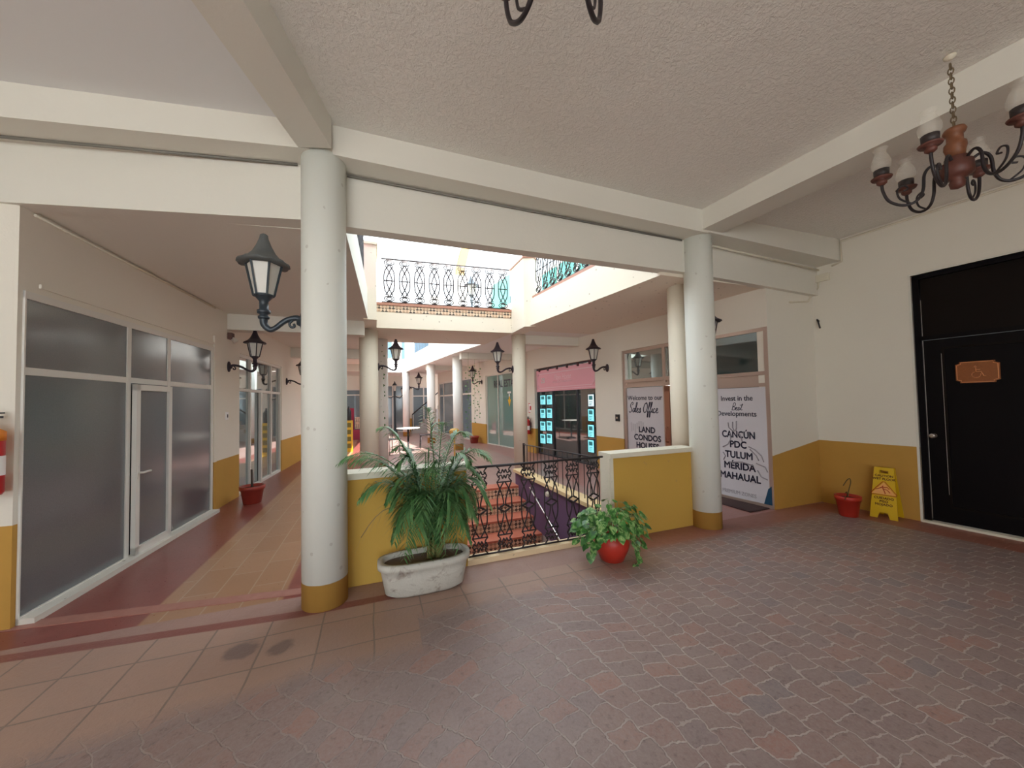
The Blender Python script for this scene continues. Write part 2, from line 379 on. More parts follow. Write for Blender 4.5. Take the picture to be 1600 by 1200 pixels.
M['arch'] = plaster('ochre_arch', base=(.40, .26, .10))
M['upper_glass'] = mat('upper_window_glass', (.07, .12, .17), .2)
M['asphalt'] = mat('street_ground', (.30, .28, .26), .8)
M['mat'] = mat('dark_door_mat', (.06, .03, .03), .8)

def S(name, mb, m, **kw): return tag(mb.build(name, m, **kw), kind='structure')
def wall_with(name, fr, z0, z1, holes, m, th=.15, s0=0.0, s1=None):
    s1 = fr.L if s1 is None else s1
    cs = sorted(set([s0, s1]+[h[0] for h in holes]+[h[1] for h in holes])); b = MB()
    for a, c in zip(cs, cs[1:]):
        mid = (a+c)/2; hs = sorted([(h[2], h[3]) for h in holes if h[0] < mid < h[1]]); z = z0
        for h in hs:
            if h[0] > z+.001: b.fbox(fr, a, c, z, h[0], -th, 0)
            z = h[1]
        if z < z1-.001: b.fbox(fr, a, c, z, z1, -th, 0)
    return S(name, b, m)

# ------------------------------------------------------------------ text
def text_part(body, size, fr, s, z, d, m, parent, bold=0.0, align='CENTER', shear=0.0, name='lettering', sx=1.0):
    c = bpy.data.curves.new('t', 'FONT'); c.body = body; c.size = size; c.align_x = align; c.shear = shear; c.extrude = .0012
    c.resolution_u = 3
    o = bpy.data.objects.new('t', c); COL.objects.link(o); dg = bpy.context.evaluated_depsgraph_get(); dg.update()
    me = bpy.data.meshes.new_from_object(o.evaluated_get(dg)); bpy.data.objects.remove(o); bpy.data.curves.remove(c)
    if bold:
        bm_ = bmesh.new(); bm_.from_mesh(me); src = list(bm_.verts)+list(bm_.edges)+list(bm_.faces)
        for dx, dy in ((bold*1.6, 0), (bold*.8, bold), (bold*.8, -bold)):
            r_ = bmesh.ops.duplicate(bm_, geom=src)
            for g_ in r_['geom']:
                if isinstance(g_, bmesh.types.BMVert): g_.co.x += dx; g_.co.y += dy; g_.co.z += .0001
        bm_.to_mesh(me); bm_.free()
    base = wloc(parent)
    for v in me.vertices: v.co = fr.p(s+v.co.x*sx, z+v.co.y, d+v.co.z) - base
    me.name = name; me.materials.clear(); me.materials.append(m)
    r = bpy.data.objects.new(name, me); COL.objects.link(r); r.parent = parent
    return r
SCRIPT = {  # handwritten letter strokes, baseline 0, x-height .45
 'S': [(.0,.12),(.12,.0),(.32,.10),(.34,.38),(.16,.62),(.20,.92),(.40,1.05),(.50,.9),(.42,.78)],
 'a': [(.30,.40),(.14,.42),(.04,.20),(.14,.02),(.28,.22),(.34,.42),(.32,.12),(.44,.04)],
 'l': [(0,.05),(.14,.40),(.28,.95),(.16,1.0),(.10,.5),(.12,.08),(.26,.05)],
 'e': [(0,.12),(.20,.26),(.24,.42),(.10,.42),(.06,.14),(.20,.0),(.36,.10)],
 's': [(0,.05),(.18,.46),(.24,.26),(.18,.02),(.02,.06),(.18,.0),(.34,.1)],
 'O': [(.35,1.0),(.12,.80),(.02,.35),(.18,.02),(.42,.14),(.54,.6),(.40,.98),(.28,.86)],
 'f': [(0,.05),(.16,.45),(.30,.95),(.20,1.02),(.12,.5),(.04,-.35),(.14,-.38),(.16,.05),(.30,.1)],
 'i': [(0,.05),(.12,.42),(.10,.08),(.24,.06)],
 'c': [(.26,.36),(.12,.42),(.04,.18),(.14,.0),(.32,.12)],
 'B': [(.10,.0),(.22,1.0),(.50,.98),(.44,.62),(.20,.52),(.50,.42),(.44,.06),(.06,.02)],
 't': [(0,.05),(.18,.5),(.26,.95),(.14,.2),(.24,.02),(.38,.1)]}
def script_part(word, size, fr, s, z, d, m, parent, r=.004, sx=.62):
    b = MB(); x = 0
    W = {'S': .5, 'O': .58, 'B': .55, 'f': .28, 'l': .24, 'i': .22, ' ': .3}
    for ch in word:
        if ch == ' ': x += .3; continue
        pts = [(x+p[0]+.18*p[1], p[1]) for p in SCRIPT[ch]]
        c = crv([(p[0], p[1], 0) for p in pts], 5)
        b.tube([fr.p(s+q.x*size*sx, z+q.y*size, d) for q in c], r, 5)
        if ch == 't': b.tube([fr.p(s+(x+.05)*size*sx, z+.72*size, d), fr.p(s+(x+.5)*size*sx, z+.78*size, d)], r, 5)
        x += W.get(ch, .34)
    return b.build('lettering', m, parent)

# ------------------------------------------------------------------ ground and floors
g = MB().box((-60, -60, -2.2), (60, 60, -2.0)); S('ground', g, M['asphalt'])
S('street_bounce', MB().box((-30, -30, -.30), (30, -4.7, -.04)), mat('pale_bounce_paving', (.66, .65, .62), .8))  # unseen pale ground added behind the camera to bounce light onto the ceiling
WLA, WLB = (-2.36, 3.63), (-2.19, 6.52)             # left shop wall
WRA, WRB = (5.90, 3.36), (6.30, -.6)                 # right wall
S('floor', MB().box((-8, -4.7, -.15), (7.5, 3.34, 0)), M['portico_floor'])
S('floor', MB().prism([(-8, 3.34), (-.22, 3.34), (-.22, 3.5), (-.22, 9.2), (-.2, 22), (-2.6, 22), (-8, 22)], -.15, 0), M['corridor_floor'])
S('floor', MB().prism([(-.22, 3.34), (.80, 3.34), (.80, 3.46), (.80, 6.20), (2.44, 6.20), (2.44, 3.34), (6.2, 3.34), (6.2, 26), (-.2, 26), (-.22, 9.2)], -.16, -.002), M['court_floor'])
# step strip in front of the left corridor (follows the wall line)
S('trim_1', MB().prism([(-8, 3.90), (-2.4, 3.62), (-.42, 3.36), (-.42, 3.46), (-2.3, 3.72), (-8, 4.0)], -.02, .006), clay('step_strip', (.30, .12, .10), (.40, .2, .16)))

# ------------------------------------------------------------------ portico ceiling, beams
S('ceiling', MB().prism([(-.42, 3.1), (3.75, 3.1), (4.1, -4.7), (-1.9, -4.7)], 3.66, 3.80), M['rough'])
S('ceiling', MB().prism([(-8, 4.4), (-.42, 3.2), (-1.9, -4.7), (-8, -4.7)], 3.64, 3.80), M['smooth'])
S('ceiling', MB().prism([(3.75, 3.2), (7.2, 3.4), (7.2, -4.7), (4.1, -4.7)], 3.62, 3.80), M['rough'])
def beam(name, pts_front, depth, z0, z1, m):
    """beam along a polyline of front points (x,y,z0)"""
    b = MB()
    for (a, c) in zip(pts_front, pts_front[1:]):
        za, zc = a[2], c[2]
        b.hexa([(a[0],a[1],za), (c[0],c[1],zc), (c[0],c[1]+depth,zc), (a[0],a[1]+depth,za), (a[0],a[1],z1), (c[0],c[1],z1), (c[0],c[1]+depth,z1), (a[0],a[1]+depth,z1)])
    return S(name, b, m)
beam('ceiling_beam', [(-.50, 3.05, 3.43), (3.62, 3.09, 3.40)], .28, 3.43, 3.70, M['white'])
beam('ceiling_beam', [(-8.0, 4.0, 3.40), (-2.5, 3.34, 3.40), (-.50, 3.05, 3.43)], .28, 3.43, 3.70, M['white'])
beam('ceiling_beam', [(3.62, 3.09, 3.41), (6.4, 3.0, 3.30)], .3, 3.43, 3.70, M['white'])
beam('ceiling_beam', [(-.30, 3.29, 2.985), (3.62, 3.33, 3.01)], .13, 3.43, 3.55, M['white'])
beam('ceiling_beam', [(-8.0, 4.2, 2.97), (-2.4, 3.60, 2.97), (-.52, 3.27, 2.985), (-.30, 3.29, 2.985)], .15, 3.43, 3.55, M['white'])
beam('ceiling_beam', [(3.62, 3.33, 3.01), (6.4, 3.28, 2.90)], .10, 3.43, 3.55, M['white'])
# beams running towards the camera over the two columns
def ybeam(a, b, wdt, z0):
    d = Vector((b[0]-a[0], b[1]-a[1], 0)); nrm = Vector((d.y, -d.x, 0)).normalized()*wdt
    return S('ceiling_beam', MB().prism([a, b, (b[0]+nrm.x, b[1]+nrm.y), (a[0]+nrm.x, a[1]+nrm.y)], z0, 3.72), M['white'])
ybeam((-.52-1.88, 3.05-6.5), (-.52, 3.05), .24, 3.43)
ybeam((3.53+.60, -3.4), (3.53, 3.12), .30, 3.43)

# ------------------------------------------------------------------ side walls
FL = Fr(WLA, WLB)
lw = [FL.sz(35, 450), FL.sz(331, 537)]
SH1 = (FL.sz(28, 700)[0]+.01, FL.sz(331, 700)[0], .0, 2.37)
wall_with('wall_left', FL, 0, 3.1, [(SH1[0], SH1[1], 0, SH1[3])], M['wall'])
S('wall_left', MB().fbox(Fr((-8, 3.9), WLA), 0, 5.625, 0, 3.66, -.2, 0), M['wall'])
FL2 = Fr((-2.19, 6.52), (-2.02, 9.95)); FL3 = Fr((-2.02, 9.95), (-1.85, 12.6)); FL4 = Fr((-1.85, 12.6), (-1.6, 20))
s2a = FL2.sz(374, 660)[0]; s2b = FL2.sz(440, 660)[0]
wall_with('wall_left', FL2, 0, 3.1, [(s2a, s2b, 0, 2.42)], M['wall'])
wall_with('wall_left', FL3, 0, 3.1, [], M['wall'])
wall_with('wall_left', FL4, 0, 3.1, [(2.0, 6.0, 0, 2.4)], M['wall'])
S('trim_2', MB().fbox(FL, SH1[1]+.02, SH1[1]+.10, 0, 2.55, 0, .02).fbox(FL, SH1[0]+.12, SH1[1]+.10, 2.42, 2.45, 0, .015), M['wall'])
# return wall, right wall with the door opening
FRET = Fr((4.94, 3.36), (5.92, 3.36)); FRW = Fr((5.90, 3.36), (6.32, -.9))
wall_with('wall_back', FRET, 0, 3.7, [], M['wall_return'])
dl = FRW.sz(1443, 812)[0]
DR = (dl, dl+1.55, 0, 2.90)
wall_with('wall_right', FRW, 0, 3.8, [(DR[0], DR[1], 0, DR[3])], M['wall_right'], th=.2)
S('wall_right', MB().fbox(Fr((6.31, -.85), (6.45, -4.6)), 0, 3.75, 0, 3.8, -.2, 0), M['wall_right'])
# office / shop wall running away on the right (A far, B near)
FO = Fr((4.281, 10.0), (4.94, 3.36))      # office and pink shop
FO2 = Fr((3.72, 12.9), (4.281, 10.0))     # pink shop's far part, glass shop
FO3 = Fr((3.0, 18.6), (3.72, 12.9))
o_r = FO.L-.02
oz = lambda px, py: FO.sz(px, py)
doorR = (oz(1105, 600)[0], FO.L-.006, .0, 2.44)
winL = (oz(973, 620)[0], oz(1075, 620)[0], .0, 2.47)
pk0, pk1 = FO.sz(836, 640)[0], FO.sz(931, 640)[0]
gg0, gg1 = FO2.sz(759, 640)[0], FO2.sz(806, 640)[0]
hol_o = [doorR, winL]
hol_2 = [(gg0, gg1, 0, 2.45)]
pink_holder = FO
if pk0 < .05:
    pass
PKs = max(pk0, .02)
hol_o.append((PKs, pk1, 0, 2.42))
wall_with('wall_back', FO, 0, 3.2, hol_o, M['wall'])
wall_with('wall_back', FO2, 0, 3.2, hol_2, M['wall'])
cw0, cw1 = FO3.sz(676, 640)[0], FO3.sz(737, 640)[0]
wall_with('wall_back', FO3, 0, 3.2, [(max(cw0, .1), cw1, 0, 2.5)], M['wall'])
print('HOLES', doorR, winL, (pk0, pk1), (gg0, gg1), (cw0, cw1), DR, SH1, (s2a, s2b), FO.L, FO2.L)

# ------------------------------------------------------------------ slabs, atrium edges
LE = [(-.22, 3.38), (-.10, 6.7), (-.05, 9.2), (.40, 17.8)]
S('ceiling', MB().prism([(-8, 3.7), (-2.5, 3.7), (-.22, 3.40), (-.10, 6.7), (-.10, 7.4), (-3, 7.4), (-8, 7.4)], 2.98, 3.48), M['white'])
S('ceiling', MB().prism([(-8, 7.4), (-.10, 7.4), (-.05, 9.2), (.40, 17.8), (.40, 24), (-8, 24)], 2.98, 3.48), M['white'])
RE = [(3.20, 3.40), (2.84, 6.50), (2.72, 7.3), (2.55, 9.2), (2.22, 10.9), (1.85, 13.8), (1.32, 18.0)]
S('ceiling', MB().prism([(3.20, 3.40), (6.0, 3.38), (6.0, 7.0), (2.78, 7.0), (2.84, 6.50)], 2.97, 3.48), M['cream'])
S('ceiling', MB().prism([(2.78, 7.0), (6.0, 7.0), (6.0, 19), (5.0, 24), (.42, 24), (.40, 17.8), (1.32, 18.0), (1.85, 13.8), (2.22, 10.9), (2.60, 8.9)], 2.98, 3.62), M['bright'])
S('balcony_slab', MB().prism([(-.10, 7.40), (2.76, 7.25), (2.62, 8.9), (-.05, 9.1)], 2.96, 3.40), M['cream'])
# corridor cross beams
for i, (y, zz) in enumerate(((6.95, 2.73), (10.6, 2.73), (14.5, 2.73))):
    S('ceiling_beam', MB().box((-2.4, y, zz), (-.16+i*.06, y+.25, 3.0)), M['white'])
    if i: S('ceiling_beam', MB().box((2.9-i*.5, y, 2.80), (5.0-i*.45, y+.25, 3.0)), M['white'])
S('ceiling_beam', MB().box((2.95, 7.5, 2.78), (4.6, 7.75, 3.0)), M['white'])

# ------------------------------------------------------------------ columns
def column(c, r, z1, m, label, z0=0.0):
    b = MB().lathe([(r, z0), (r, z1)], (c[0], c[1], 0), 40)
    return tag(b.build('column', m), label, 'column')
column((-.365, 3.19), .16, 3.445, M['column'], 'thick round white column nearest the camera, ochre painted foot, left of the palm planter')
column((3.65, 3.28), .16, 3.42, M['column'], 'thick round white column with ochre foot at the right end of the low wall')
column((3.80, 3.72), .155, 2.98, M['column2'], 'slimmer pinkish white column close behind the right thick column')
column((-.10, 7.75), .175, 2.97, M['column2'], 'cream round column under left end of the balcony')
column((3.02, 7.55), .155, 2.98, M['column2'], 'cream round column under right end of the balcony')
column((.13, 8.75), .16, 2.97, M['column3'], 'white column with ochre foot directly behind the left cream column')
column((2.50, 11.6), .155, 2.99, M['column3'], 'white courtyard column beside the green glass shop, nearest of the far row')
column((2.03, 14.2), .155, 2.99, M['column3'], 'white courtyard column second in the far row')
column((1.38, 17.7), .155, 2.99, M['column3'], 'white courtyard column farthest away, in front of the back facade')

# ------------------------------------------------------------------ windows
def window(name, fr, s0, s1, z0, z1, fw_, mull, trans, glass, frm, d=-.06, pane_mats=None, fd=.04, lw=None):
    """mull: list of vertical s positions, trans: list of z"""
    t = empty(name, fr.p((s0+s1)/2, z0, d), kind='structure')
    b = MB(); h = fw_/2
    b.fbox(fr, s0, s0+(lw or fw_), z0, z1, d-.03, d+fd); b.fbox(fr, s1-fw_, s1, z0, z1, d-.03, d+fd)
    b.fbox(fr, s0, s1, z1-fw_, z1, d-.03, d+fd-.001); b.fbox(fr, s0, s1, z0, z0+fw_, d-.03, d+fd+.002)
    for q in mull: b.fbox(fr, q-h, q+h, z0, z1, d-.028, d+fd-.003)
    for q in trans: b.fbox(fr, s0, s1, q-h, q+h, d-.028, d+fd-.005)
    b.build('window_frame', frm, t)
    ss = [s0]+list(mull)+[s1]; zs = [z0]+list(trans)+[z1]; k = 0
    for i in range(len(ss)-1):
        for j in range(len(zs)-1):
            pm = glass if not pane_mats else pane_mats.get((i, j), glass)
            if pm is None: continue
            MB().fbox(fr, ss[i]+.005, ss[i+1]-.005, zs[j]+.005, zs[j+1]-.005, d-.012, d+.002).build('pane', pm, t)
    return t
fz = FL.sz
m1, m2 = fz(199, 640)[0], fz(262, 640)[0]
w1 = window('window_1', FL, SH1[0], SH1[1], .0, SH1[3], .055, [m1, m2], [1.79], M['film'], M['alu'], d=.0, fd=.014, lw=.012)
d1 = empty('door_1', FL.p((m1+m2)/2, 0, .03), kind='structure')
b = MB(); a0, a1 = m1+.03, m2-.03
for q in ((a0, a0+.06, .03, 1.75), (a1-.06, a1, .03, 1.75), (a0, a1, 1.69, 1.75), (a0, a1, .03, .12)): b.fbox(FL, *q, .02, .058)
b.build('door_frame', M['alu'], d1)
MB().fbox(FL, a0+.05, a1-.05, .1, 1.71, .02, .035).build('pane', M['film'], d1)
MB().tube([FL.p(a0+.03, .86, .055), FL.p(a0+.03, .86, .10), FL.p(a0+.15, .86, .10)], .011, 8).fbox(FL, a0+.012, a0+.045, .80, .93, .055, .064).build('door_handle', M['alu'], d1)
S('baseboard_left', MB().fbox(FL, SH1[0], SH1[1], 0, .045, -.02, .10), plaster('worn_sill', (.70, .68, .62), spots=.8))
# second shop on the left
q1, q2, q3 = [FL2.sz(p, 660)[0] for p in (394, 409, 426)]
w2 = window('window_2', FL2, s2a, s2b, 0, 2.42, .05, [q1, q3], [1.80], M['mirror_glass'], M['alu'])
b = MB(); b.fbox(FL2, q2-.03, q2+.03, .03, 1.78, -.05, .0); b.build('mullion', M['alu'], w2)
window('window_3', FL4, 2.0, 6.0, 0, 2.4, .06, [3.3, 4.6], [1.8], M['glass'], M['alu'])
# sales office: left window with banner, brown door, right window with banner
t_z = 1.80
w4 = window('window_4', FO, winL[0], winL[1], 0, winL[3], .06, [oz(1037, 620)[0]], [1.76, 1.86], M['mirror_glass'], M['alu_bronze'], pane_mats={(0, 1): M['alu_bronze'], (1, 1): M['alu_bronze'], (1, 0): None})
sd0 = oz(1037, 620)[0]
d2 = empty('door_2', FO.p(sd0+.4, 0, -.03), kind='structure')
b = MB(); e0, e1 = sd0+.04, sd0+.80
for q in ((e0, e0+.11, .02, 1.72), (e1-.11, e1, .02, 1.72), (e0, e1, 1.62, 1.72), (e0, e1, .02, .22)): b.fbox(FO, *q, -.03, .03)
b.build('door_frame', M['bronze_door'], d2)
MB().fbox(FO, e0+.1, e1-.1, .2, 1.64, -.012, 0).build('pane', M['glass'], d2)
MB().tube([FO.p(e0+.05, .75, .03), FO.p(e0+.05, .75, .08), FO.p(e0+.05, 1.0, .08), FO.p(e0+.05, 1.0, .03)], .012, 8).build('door_handle', M['bronze_door'], d2)
w5 = window('window_5', FO, doorR[0]-.25, doorR[1], 0, doorR[3], .05, [], [1.66, 1.82], M['glass'], M['alu_bronze'], pane_mats={(0, 1): M['alu_bronze']}, d=-.02, fd=.025)
# banner on the left office window
b0, b1 = winL[0]+.07, sd0-.04
bn = empty('window_banner', FO.p((b0+b1)/2, .06, -.045), 'white window banner reading Welcome to our Sales Office, left of the brown office door', 'banner')
MB().fbox(FO, b0, b1, .06, 1.72, -.056, -.05).build('banner_sheet', M['banner'], bn)
bc = (b0+b1)/2; bw = b1-b0
def fit(fr, px0, px1, py): return fr.sz(px0, py)[0], fr.sz(px1, py)[0]
bd = -.047
z_ = FO.sz(1003, 625)[1]
text_part('Welcome to our', .125, FO, bc-.01, FO.sz(1003, 625)[1], bd, M['ink'], bn, bold=.001, sx=.98)
script_part('Sales Office', .19, FO, b0+.05*bw, FO.sz(1003, 645)[1], bd, M['ink'], bn, r=.007, sx=1.02*bw/1.0)
for tx, py in (('LAND', 676), ('CONDOS', 688.5), ('HOUSES', 701)):
    text_part(tx, .15, FO, bc+.03, FO.sz(1006, py)[1], bd, M['ink'], bn, bold=.006)
b = MB()
for k in range(7):
    sx_ = b0+.08+k*.05; zz = 1.05-.03*math.sin(k)
    b.fbox(FO, sx_, sx_+.035, zz-.10-rnd.random()*.25, zz, bd-.001, bd)
b.build('printed_sketch', mat('faint_grey_print', (.50, .48, .52), .5), bn)
# banner on the right office window
c0, c1 = doorR[0]-.20, doorR[1]-.022; bd = .006
b2 = empty('window_banner', FO.p((c0+c1)/2, .04, .0), 'white window banner reading Invest in the Best Developments with city names, behind the right column', 'banner')
MB().fbox(FO, c0, c1, .05, 1.63, -.004, .004).build('banner_sheet', M['banner'], b2)
cc = FO.sz(1157, 650)[0]
def txw(body, size, px0, px1, py, bold, m=M['ink']):
    a, z = FO.sz(px0, py); e, _ = FO.sz(px1, py); zc = FO.sz((px0+px1)/2, py)[1]
    c = bpy.data.curves.new('t', 'FONT'); c.body = body; c.size = size; o = bpy.data.objects.new('t', c); COL.objects.link(o); bpy.context.view_layer.update()
    wd = o.dimensions.x; bpy.data.objects.remove(o); bpy.data.curves.remove(c)
    return text_part(body, size, FO, (a+e)/2, zc, bd, m, b2, bold=bold, sx=(e-a)/max(wd, .01))
txw('Invest in the', .105, 1127, 1176, 626, .001)
script_part('Best', .10, FO, FO.sz(1143, 640)[0], FO.sz(1150, 641)[1], bd, M['ink'], b2, r=.0038, sx=1.0)
txw('Developments', .105, 1121, 1182, 650, .001)
for tx, py, p0, p1 in (('CANCÚN', 684, 1129, 1179.5), ('PDC', 699.5, 1141, 1166), ('TULUM', 716, 1134, 1176), ('MÉRIDA', 733.5, 1132, 1180), ('MAHAUAL', 750, 1126, 1188)):
    txw(tx, .135, p0, p1, py, .005)
txw('PREMIUM ZONES', .075, 1130, 1182, 773, 0, M['grey_ink'])
b = MB(); a_, z0_ = FO.sz(1194, 778); e_ = c1
pts = [FO.p(a_, .05, bd), FO.p(e_, .05, bd), FO.p(e_, .30, bd), FO.p(a_+.10, .30, bd), FO.p(a_+.06, .26, bd)]
b.bm.faces.new([b.bm.verts.new(p) for p in pts]); b.build('navy_corner', M['navy'], b2, fix=False)
b = MB()   # grey handshake-and-skyline sketch strokes
def stroke(pl, r=.006): b.tube([FO.p(*FO.sz(px, py), bd-.002) for px, py in pl], r, 5)
for pl in ([(1138,660),(1139,668),(1146,674)], [(1145,659),(1145,668),(1148,674)], [(1151,658),(1151,668),(1150,674)], [(1130,698),(1138,694),(1142,686),(1141,676)], [(1154,675),(1158,682),(1160,690)], [(1170,698),(1180,703),(1190,712),(1194,722)], [(1172,702),(1182,712),(1186,720)], [(1182,724),(1196,730),(1200,738)], [(1184,735),(1190,745),(1200,750)], [(1130,706),(1134,712),(1131,718)], [(1140,722),(1160,722),(1178,728)]):
    stroke(pl, .009)
for k in range(10):
    px = 1184+rnd.random()*16; py = 708+rnd.random()*36; s_, z__ = FO.sz(px, py); b.fbox(FO, s_, s_+.03, z__, z__+.04+rnd.random()*.05, bd-.004, bd-.003)
b.build('printed_sketch', M['grey_ink'], b2)
# pink agency shopfront
fp = FO
w6 = window('window_6', FO, PKs, pk1, 0, 2.42, .035, [PKs+(pk1-PKs)*.30, PKs+(pk1-PKs)*.70], [], M['glass'], M['steel_dark'], d=-.12)
sgn = empty('shop_sign', FO.p((PKs+pk1)/2, 1.74, -.08), 'long pink shop sign with pale lettering above a glass shopfront', 'sign')
k0, k1 = PKs+.03, pk1-.02
MB().fbox(FO, k0, k1, 1.76, 2.36, -.08, -.055).build('sign_board', M['pink'], sgn)
b = MB()
for (a, c, z0, z1) in ((k0+.14, k1-.14, 2.24, 2.262), (k0+.06, k1-.06, 1.80, 1.815), (k0+.14, k1-.14, 1.85, 1.868)): b.fbox(FO, a, c, z0, z1, -.055, -.051)
for a, c in ((k0+.05, k0+.14), (k1-.05, k1-.14)):
    b.tube([FO.p(c, 2.25, -.053), FO.p(a, 2.15, -.053), FO.p(a, 1.96, -.053), FO.p(c, 1.86, -.053)], .010, 5)
b.build('sign_border', M['pink_light'], sgn)
kc = (k0+k1)/2; kw = k1-k0
text_part('28', .20, FO, k0+.13*kw, 2.0, -.054, M['white_print'], sgn, bold=.002)
text_part('Playa Home', .20, FO, kc-.03, 2.05, -.054, M['pink_light'], sgn, shear=.35, sx=.8)
text_part('REAL ESTATE & PROPERTY', .075, FO, kc-.03, 1.97, -.054, M['pink_light'], sgn, bold=.001)
mclip = mat('maroon_clip', (.08, .01, .015), .5)
for k in range(6):
    s_ = k0+kw*(.06+.17*k); MB().fbox(FO, s_, s_+.06, 2.32, 2.40, -.055, -.03).build('fixing_clip', mclip, sgn)
def listing_sheet(name_fr, s, z, wd, hg, m, d=-.105):
    t = empty('listing_display', name_fr.p(s, z, d))
    MB().fbox(name_fr, s-wd/2-.02, s+wd/2+.02, z-.02, z+hg+.02, d-.006, d).build('bezel', M['bezel'], t)
    MB().fbox(name_fr, s-wd/2, s+wd/2, z, z+hg, d, d+.004).build('screen', m, t)
    b = MB(); b.fbox(name_fr, s-wd*.35, s+wd*.3, z+hg*.55, z+hg*.9, d+.004, d+.006)
    for k in range(3): b.fbox(name_fr, s-wd*.35, s+wd*(.1+.08*k), z+hg*(.1+.13*k), z+hg*(.15+.13*k), d+.004, d+.006)
    b.build('printed_listing', mat('teal_print', (.05, .38, .45), .4) if 'teal_print' not in bpy.data.materials else bpy.data.materials['teal_print'], t)
    return t
names_l = ['topmost', 'second from top', 'third from top', 'lowest']
for col, (px, cn) in enumerate(((843.5, 'left'), (853.5, 'right'))):
    for r_, py in enumerate((632, 653, 673, 693)):
        s_, z__ = FO.sz(px, py)
        if s_ < PKs+.06: s_ = PKs+.10+col*.2
        t = listing_sheet(FO, s_, z__, .26, .25, M['listing'])
        tag(t, 'backlit cyan listing, %s, %s column, left side of pink shop window' % (names_l[r_], cn), 'display', 'backlit listings in the pink shop window')
for r_, (py, m_) in enumerate(((635, M['listing_white']), (658, M['listing']), (683, M['listing']), (707, M['listing']))):
    s_, z__ = FO.sz(918, py); t = listing_sheet(FO, s_, z__, .20, .27, m_)
    tag(t, 'backlit listing, %s, column at right side of pink shop window' % names_l[r_], 'display', 'backlit listings in the pink shop window')
# green glass shop
w7 = window('window_7', FO2, gg0, gg1, 0, 2.45, .03, [(gg0+gg1)*.42], [], M['green_glass'], M['alu'], d=-.08)
gs = empty('glass_sign', FO2.p(gg1-.6, 1.9, -.07), 'black REAL ESTATE lettering and yellow arrow on the green glass shopfront', 'sign')
gw = gg1-gg0
text_part('REAL ESTATE', .34, FO2, gg0+gw*.64, 2.0, -.075, M['ink'], gs, bold=.006, sx=.40*gw/1.0)
b = MB(); s_, z__ = FO2.sz(793, 629)
for pl in ([(s_-.10, z__+.10), (s_+.10, z__+.10), (s_, z__-.14)],): b.bm.faces.new([b.bm.verts.new(FO2.p(q[0], q[1], -.072)) for q in pl])
b.fbox(FO2, s_-.03, s_+.03, z__+.1, z__+.2, -.075, -.071)
b.build('yellow_arrow', mat('yellow_vinyl', (.85, .5, .03), .4), gs)
MB().fbox(FO2, s_-.11, s_+.11, z__+.30, z__+.36, -.075, -.07).fbox(FO2, s_-.03, s_+.03, z__+.2, z__+.29, -.075, -.07).build('white_mark', M['white_print'], gs)
w8 = window('window_8', FO3, max(cw0, .1), cw1, 0, 2.5, .07, [cw0+(cw1-cw0)*.33, cw0+(cw1-cw0)*.66], [1.85], M['blue_glass'], M['alu'])

# ------------------------------------------------------------------ far end of the court
FB = Fr((-2.0, 20.5), (6.0, 20.0))
wall_with('wall_far', FB, 0, 3.2, [(.35, 1.55, 0, 2.3), (2.3, 3.55, 0, 2.5), (3.9, 5.1, 0, 2.4)], M['wall'])
window('window_9', FB, 2.3, 3.55, 0, 2.5, .06, [2.9], [1.9], M['blue_glass'], M['alu'])
window('window_10', FB, .35, 1.55, 0, 2.3, .06, [], [2.0], M['blue_glass'], M['alu'])
window('window_11', FB, 3.9, 5.1, 0, 2.4, .06, [4.5], [1.9], M['blue_glass'], M['alu'])
# far staircase with handrail
st = empty('staircase', (2.2, 19.0, 0), 'distant grey staircase with dark sloping handrail at the back of the court', 'staircase')
b = MB()
for k in range(8): b.box((1.75+k*.2, 18.9, 0), (1.95+k*.2, 19.7, .17*(k+1)))
b.build('steps', M['concrete'], st)
MB().tube([(1.75, 18.85, .95), (3.35, 18.85, 2.3)], .03, 6).tube([(1.75, 18.85, .17), (1.75, 18.85, .95)], .02, 6).tube([(3.35, 18.85, 1.3), (3.35, 18.85, 2.3)], .02, 6).build('handrail', M['iron'], st)

# ------------------------------------------------------------------ stairwell pit, stair, purple wall
S('floor', MB().box((.6, 3.3, -1.75), (3.2, 6.5, -1.65)), M['court_floor'])
S('wall_pit', MB().box((.70, 3.36, -1.7), (.80, 6.3, -.003)), M['purple'])
S('wall_pit', MB().box((.70, 3.30, -1.7), (2.60, 3.39, -.155)), M['concrete'])
pw = empty('stairwell_wall', (2.45, 4.9, -1.6), 'purple painted stairwell wall with pale yellow coping right of the tiled steps', 'wall')
pb = MB(); pb.prism([(2.40, 3.46), (2.52, 3.46), (2.52, 6.30), (2.40, 6.30)], -.55, .22); pb.build('purple_plaster', M['purple'], pw)
MB().prism([(2.40, 3.46), (2.52, 3.46), (2.52, 6.30), (2.40, 6.30)], -1.65, -.551).build('lower_plaster', M['concrete'], pw)
MB().box((2.36, 3.47, .22), (2.56, 6.32, .27)).build('coping', plaster('pale_yellow_coping', (.80, .62, .36), spots=.3), pw, bevel=.01)
MB().lathe([(.035, 0), (.045, .01), (.03, .04)], (0, 0, 0), 14).build('light_knob', M['cap'], pw)
kn = [c for c in pw.children if c.name.startswith('light_knob')][0]
kq = atX(857, 772, 2.395); kn.rotation_euler = (0, -PI/2, 0); kn.location = kq - pw.location; 
for v in kn.data.vertices: v.co += wloc(pw)*1.0
hr = empty('handrail', (2.33, 4.6, -.6), 'thin metal handrail running diagonally down the purple stairwell wall', 'handrail')
h0, h1 = atX(828, 762, 2.33), atX(868, 832, 2.33)
MB().tube([h0, h1, h1+(h1-h0)*.4], .016, 8).build('rail', M['chrome'], hr)
